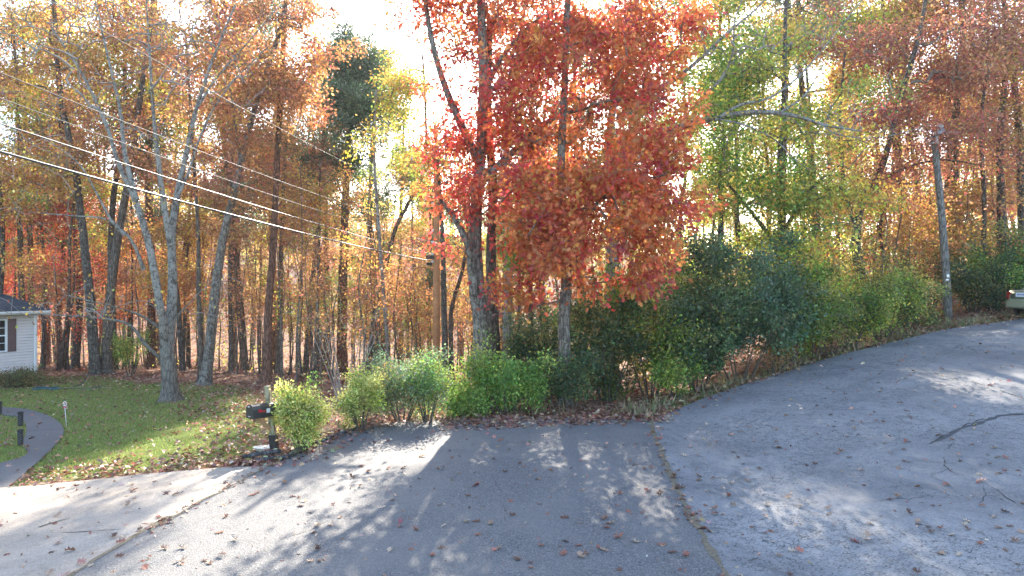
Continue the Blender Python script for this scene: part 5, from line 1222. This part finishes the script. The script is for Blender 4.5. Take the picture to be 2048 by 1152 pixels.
grass('lawn_grass', x[kp], y[kp], .06, 'short green lawn grass between driveway and wood', GR)
k_ = rng.integers(0, len(redge)-1, 16000); rp = np.array(redge); tn = norm(np.gradient(rp, axis=0))[k_]; nv = np.stack([-tn[:, 1], tn[:, 0]], 1); q_ = rp[k_]+nv*np.abs(rng.normal(.1, .45, len(k_)))[:, None]+rng.normal(0, .1, (len(k_), 2)); kp = not_road(q_[:, 0], q_[:, 1]) & (q_[:, 1] < 30) & (q_[:, 1] > 17.5)
grass('verge_grass', q_[kp, 0], q_[kp, 1], .13, 'thin grass verge along the far edge of the concrete road', [(.14, .19, .05, 3), (.24, .22, .09, 2), (.3, .22, .12, 1)])
# ------------------------------------------------------------------ haze: thin autumn air round everything
hb_ = MB().box((0, 170, 22), (700, 540, 70)).build('haze', None); hb_.data.materials.clear()
hm = bpy.data.materials.new('haze_air'); hm.use_nodes = True; hm.node_tree.nodes.clear()
ho = hm.node_tree.nodes.new('ShaderNodeOutputMaterial'); hv = hm.node_tree.nodes.new('ShaderNodeVolumePrincipled')
hv.inputs['Color'].default_value = (.93, .94, .96, 1); hv.inputs['Density'].default_value = .0004; hv.inputs['Anisotropy'].default_value = .3
hm.node_tree.links.new(hv.outputs[0], ho.inputs['Volume']); hb_.data.materials.append(hm); tag(hb_, 'thin pale autumn haze filling the air of the wood', 'haze', kind='stuff')

k_ = rng.integers(0, len(L_)-1, 9000); q_ = L_[k_]+norm(np.stack([-np.gradient(L_, axis=0)[:, 1], np.gradient(L_, axis=0)[:, 0]], 1))[k_]*np.abs(rng.normal(.7, .5, len(k_)))[:, None]+rng.normal(0, .12, (len(k_), 2))
kp = not_road(q_[:, 0], q_[:, 1]) & (np.sin(q_[:, 0]*2.3)+.4*rng.normal(0, 1, len(k_)) > -.2) & (q_[:, 1] < 28) & (q_[:, 0]/q_[:, 1]*F+CX > 680)
grass('verge_weeds', q_[kp, 0], q_[kp, 1], .26, 'dry weeds and stems standing along the foot of the shrubs', [(.24, .19, .10, 3), (.16, .20, .07, 2), (.3, .25, .14, 2)])
# look-alikes of one group get their place in the row
ORD = ['leftmost', 'second from left', 'third from left', 'fourth from left', 'fifth from left', 'sixth from left', 'seventh from left', 'eighth from left', 'ninth from left', 'tenth from left', 'eleventh from left', 'twelfth from left', 'thirteenth from left']
bylab = {}
for o in SC.objects:
    if o.parent is None and 'label' in o.keys() and 'group' in o.keys(): bylab.setdefault((o['label'], o['group']), []).append(o)
for (lab, gr_), os_ in bylab.items():
    if len(os_) < 2: continue
    os_.sort(key=lambda o: o.location.x/max(o.location.y, .1)); k_n = len(os_)
    for k_, o in enumerate(os_):
        if k_ == k_n-1: o['label'] = 'rightmost '+lab
        elif k_ < len(ORD): o['label'] = ORD[k_]+' '+lab
for lab, gs in LABELS.items():
    if len(gs) > 1 and any(g_[1] is None for g_ in gs): print('DUPLICATE LABEL', lab, gs[:3])
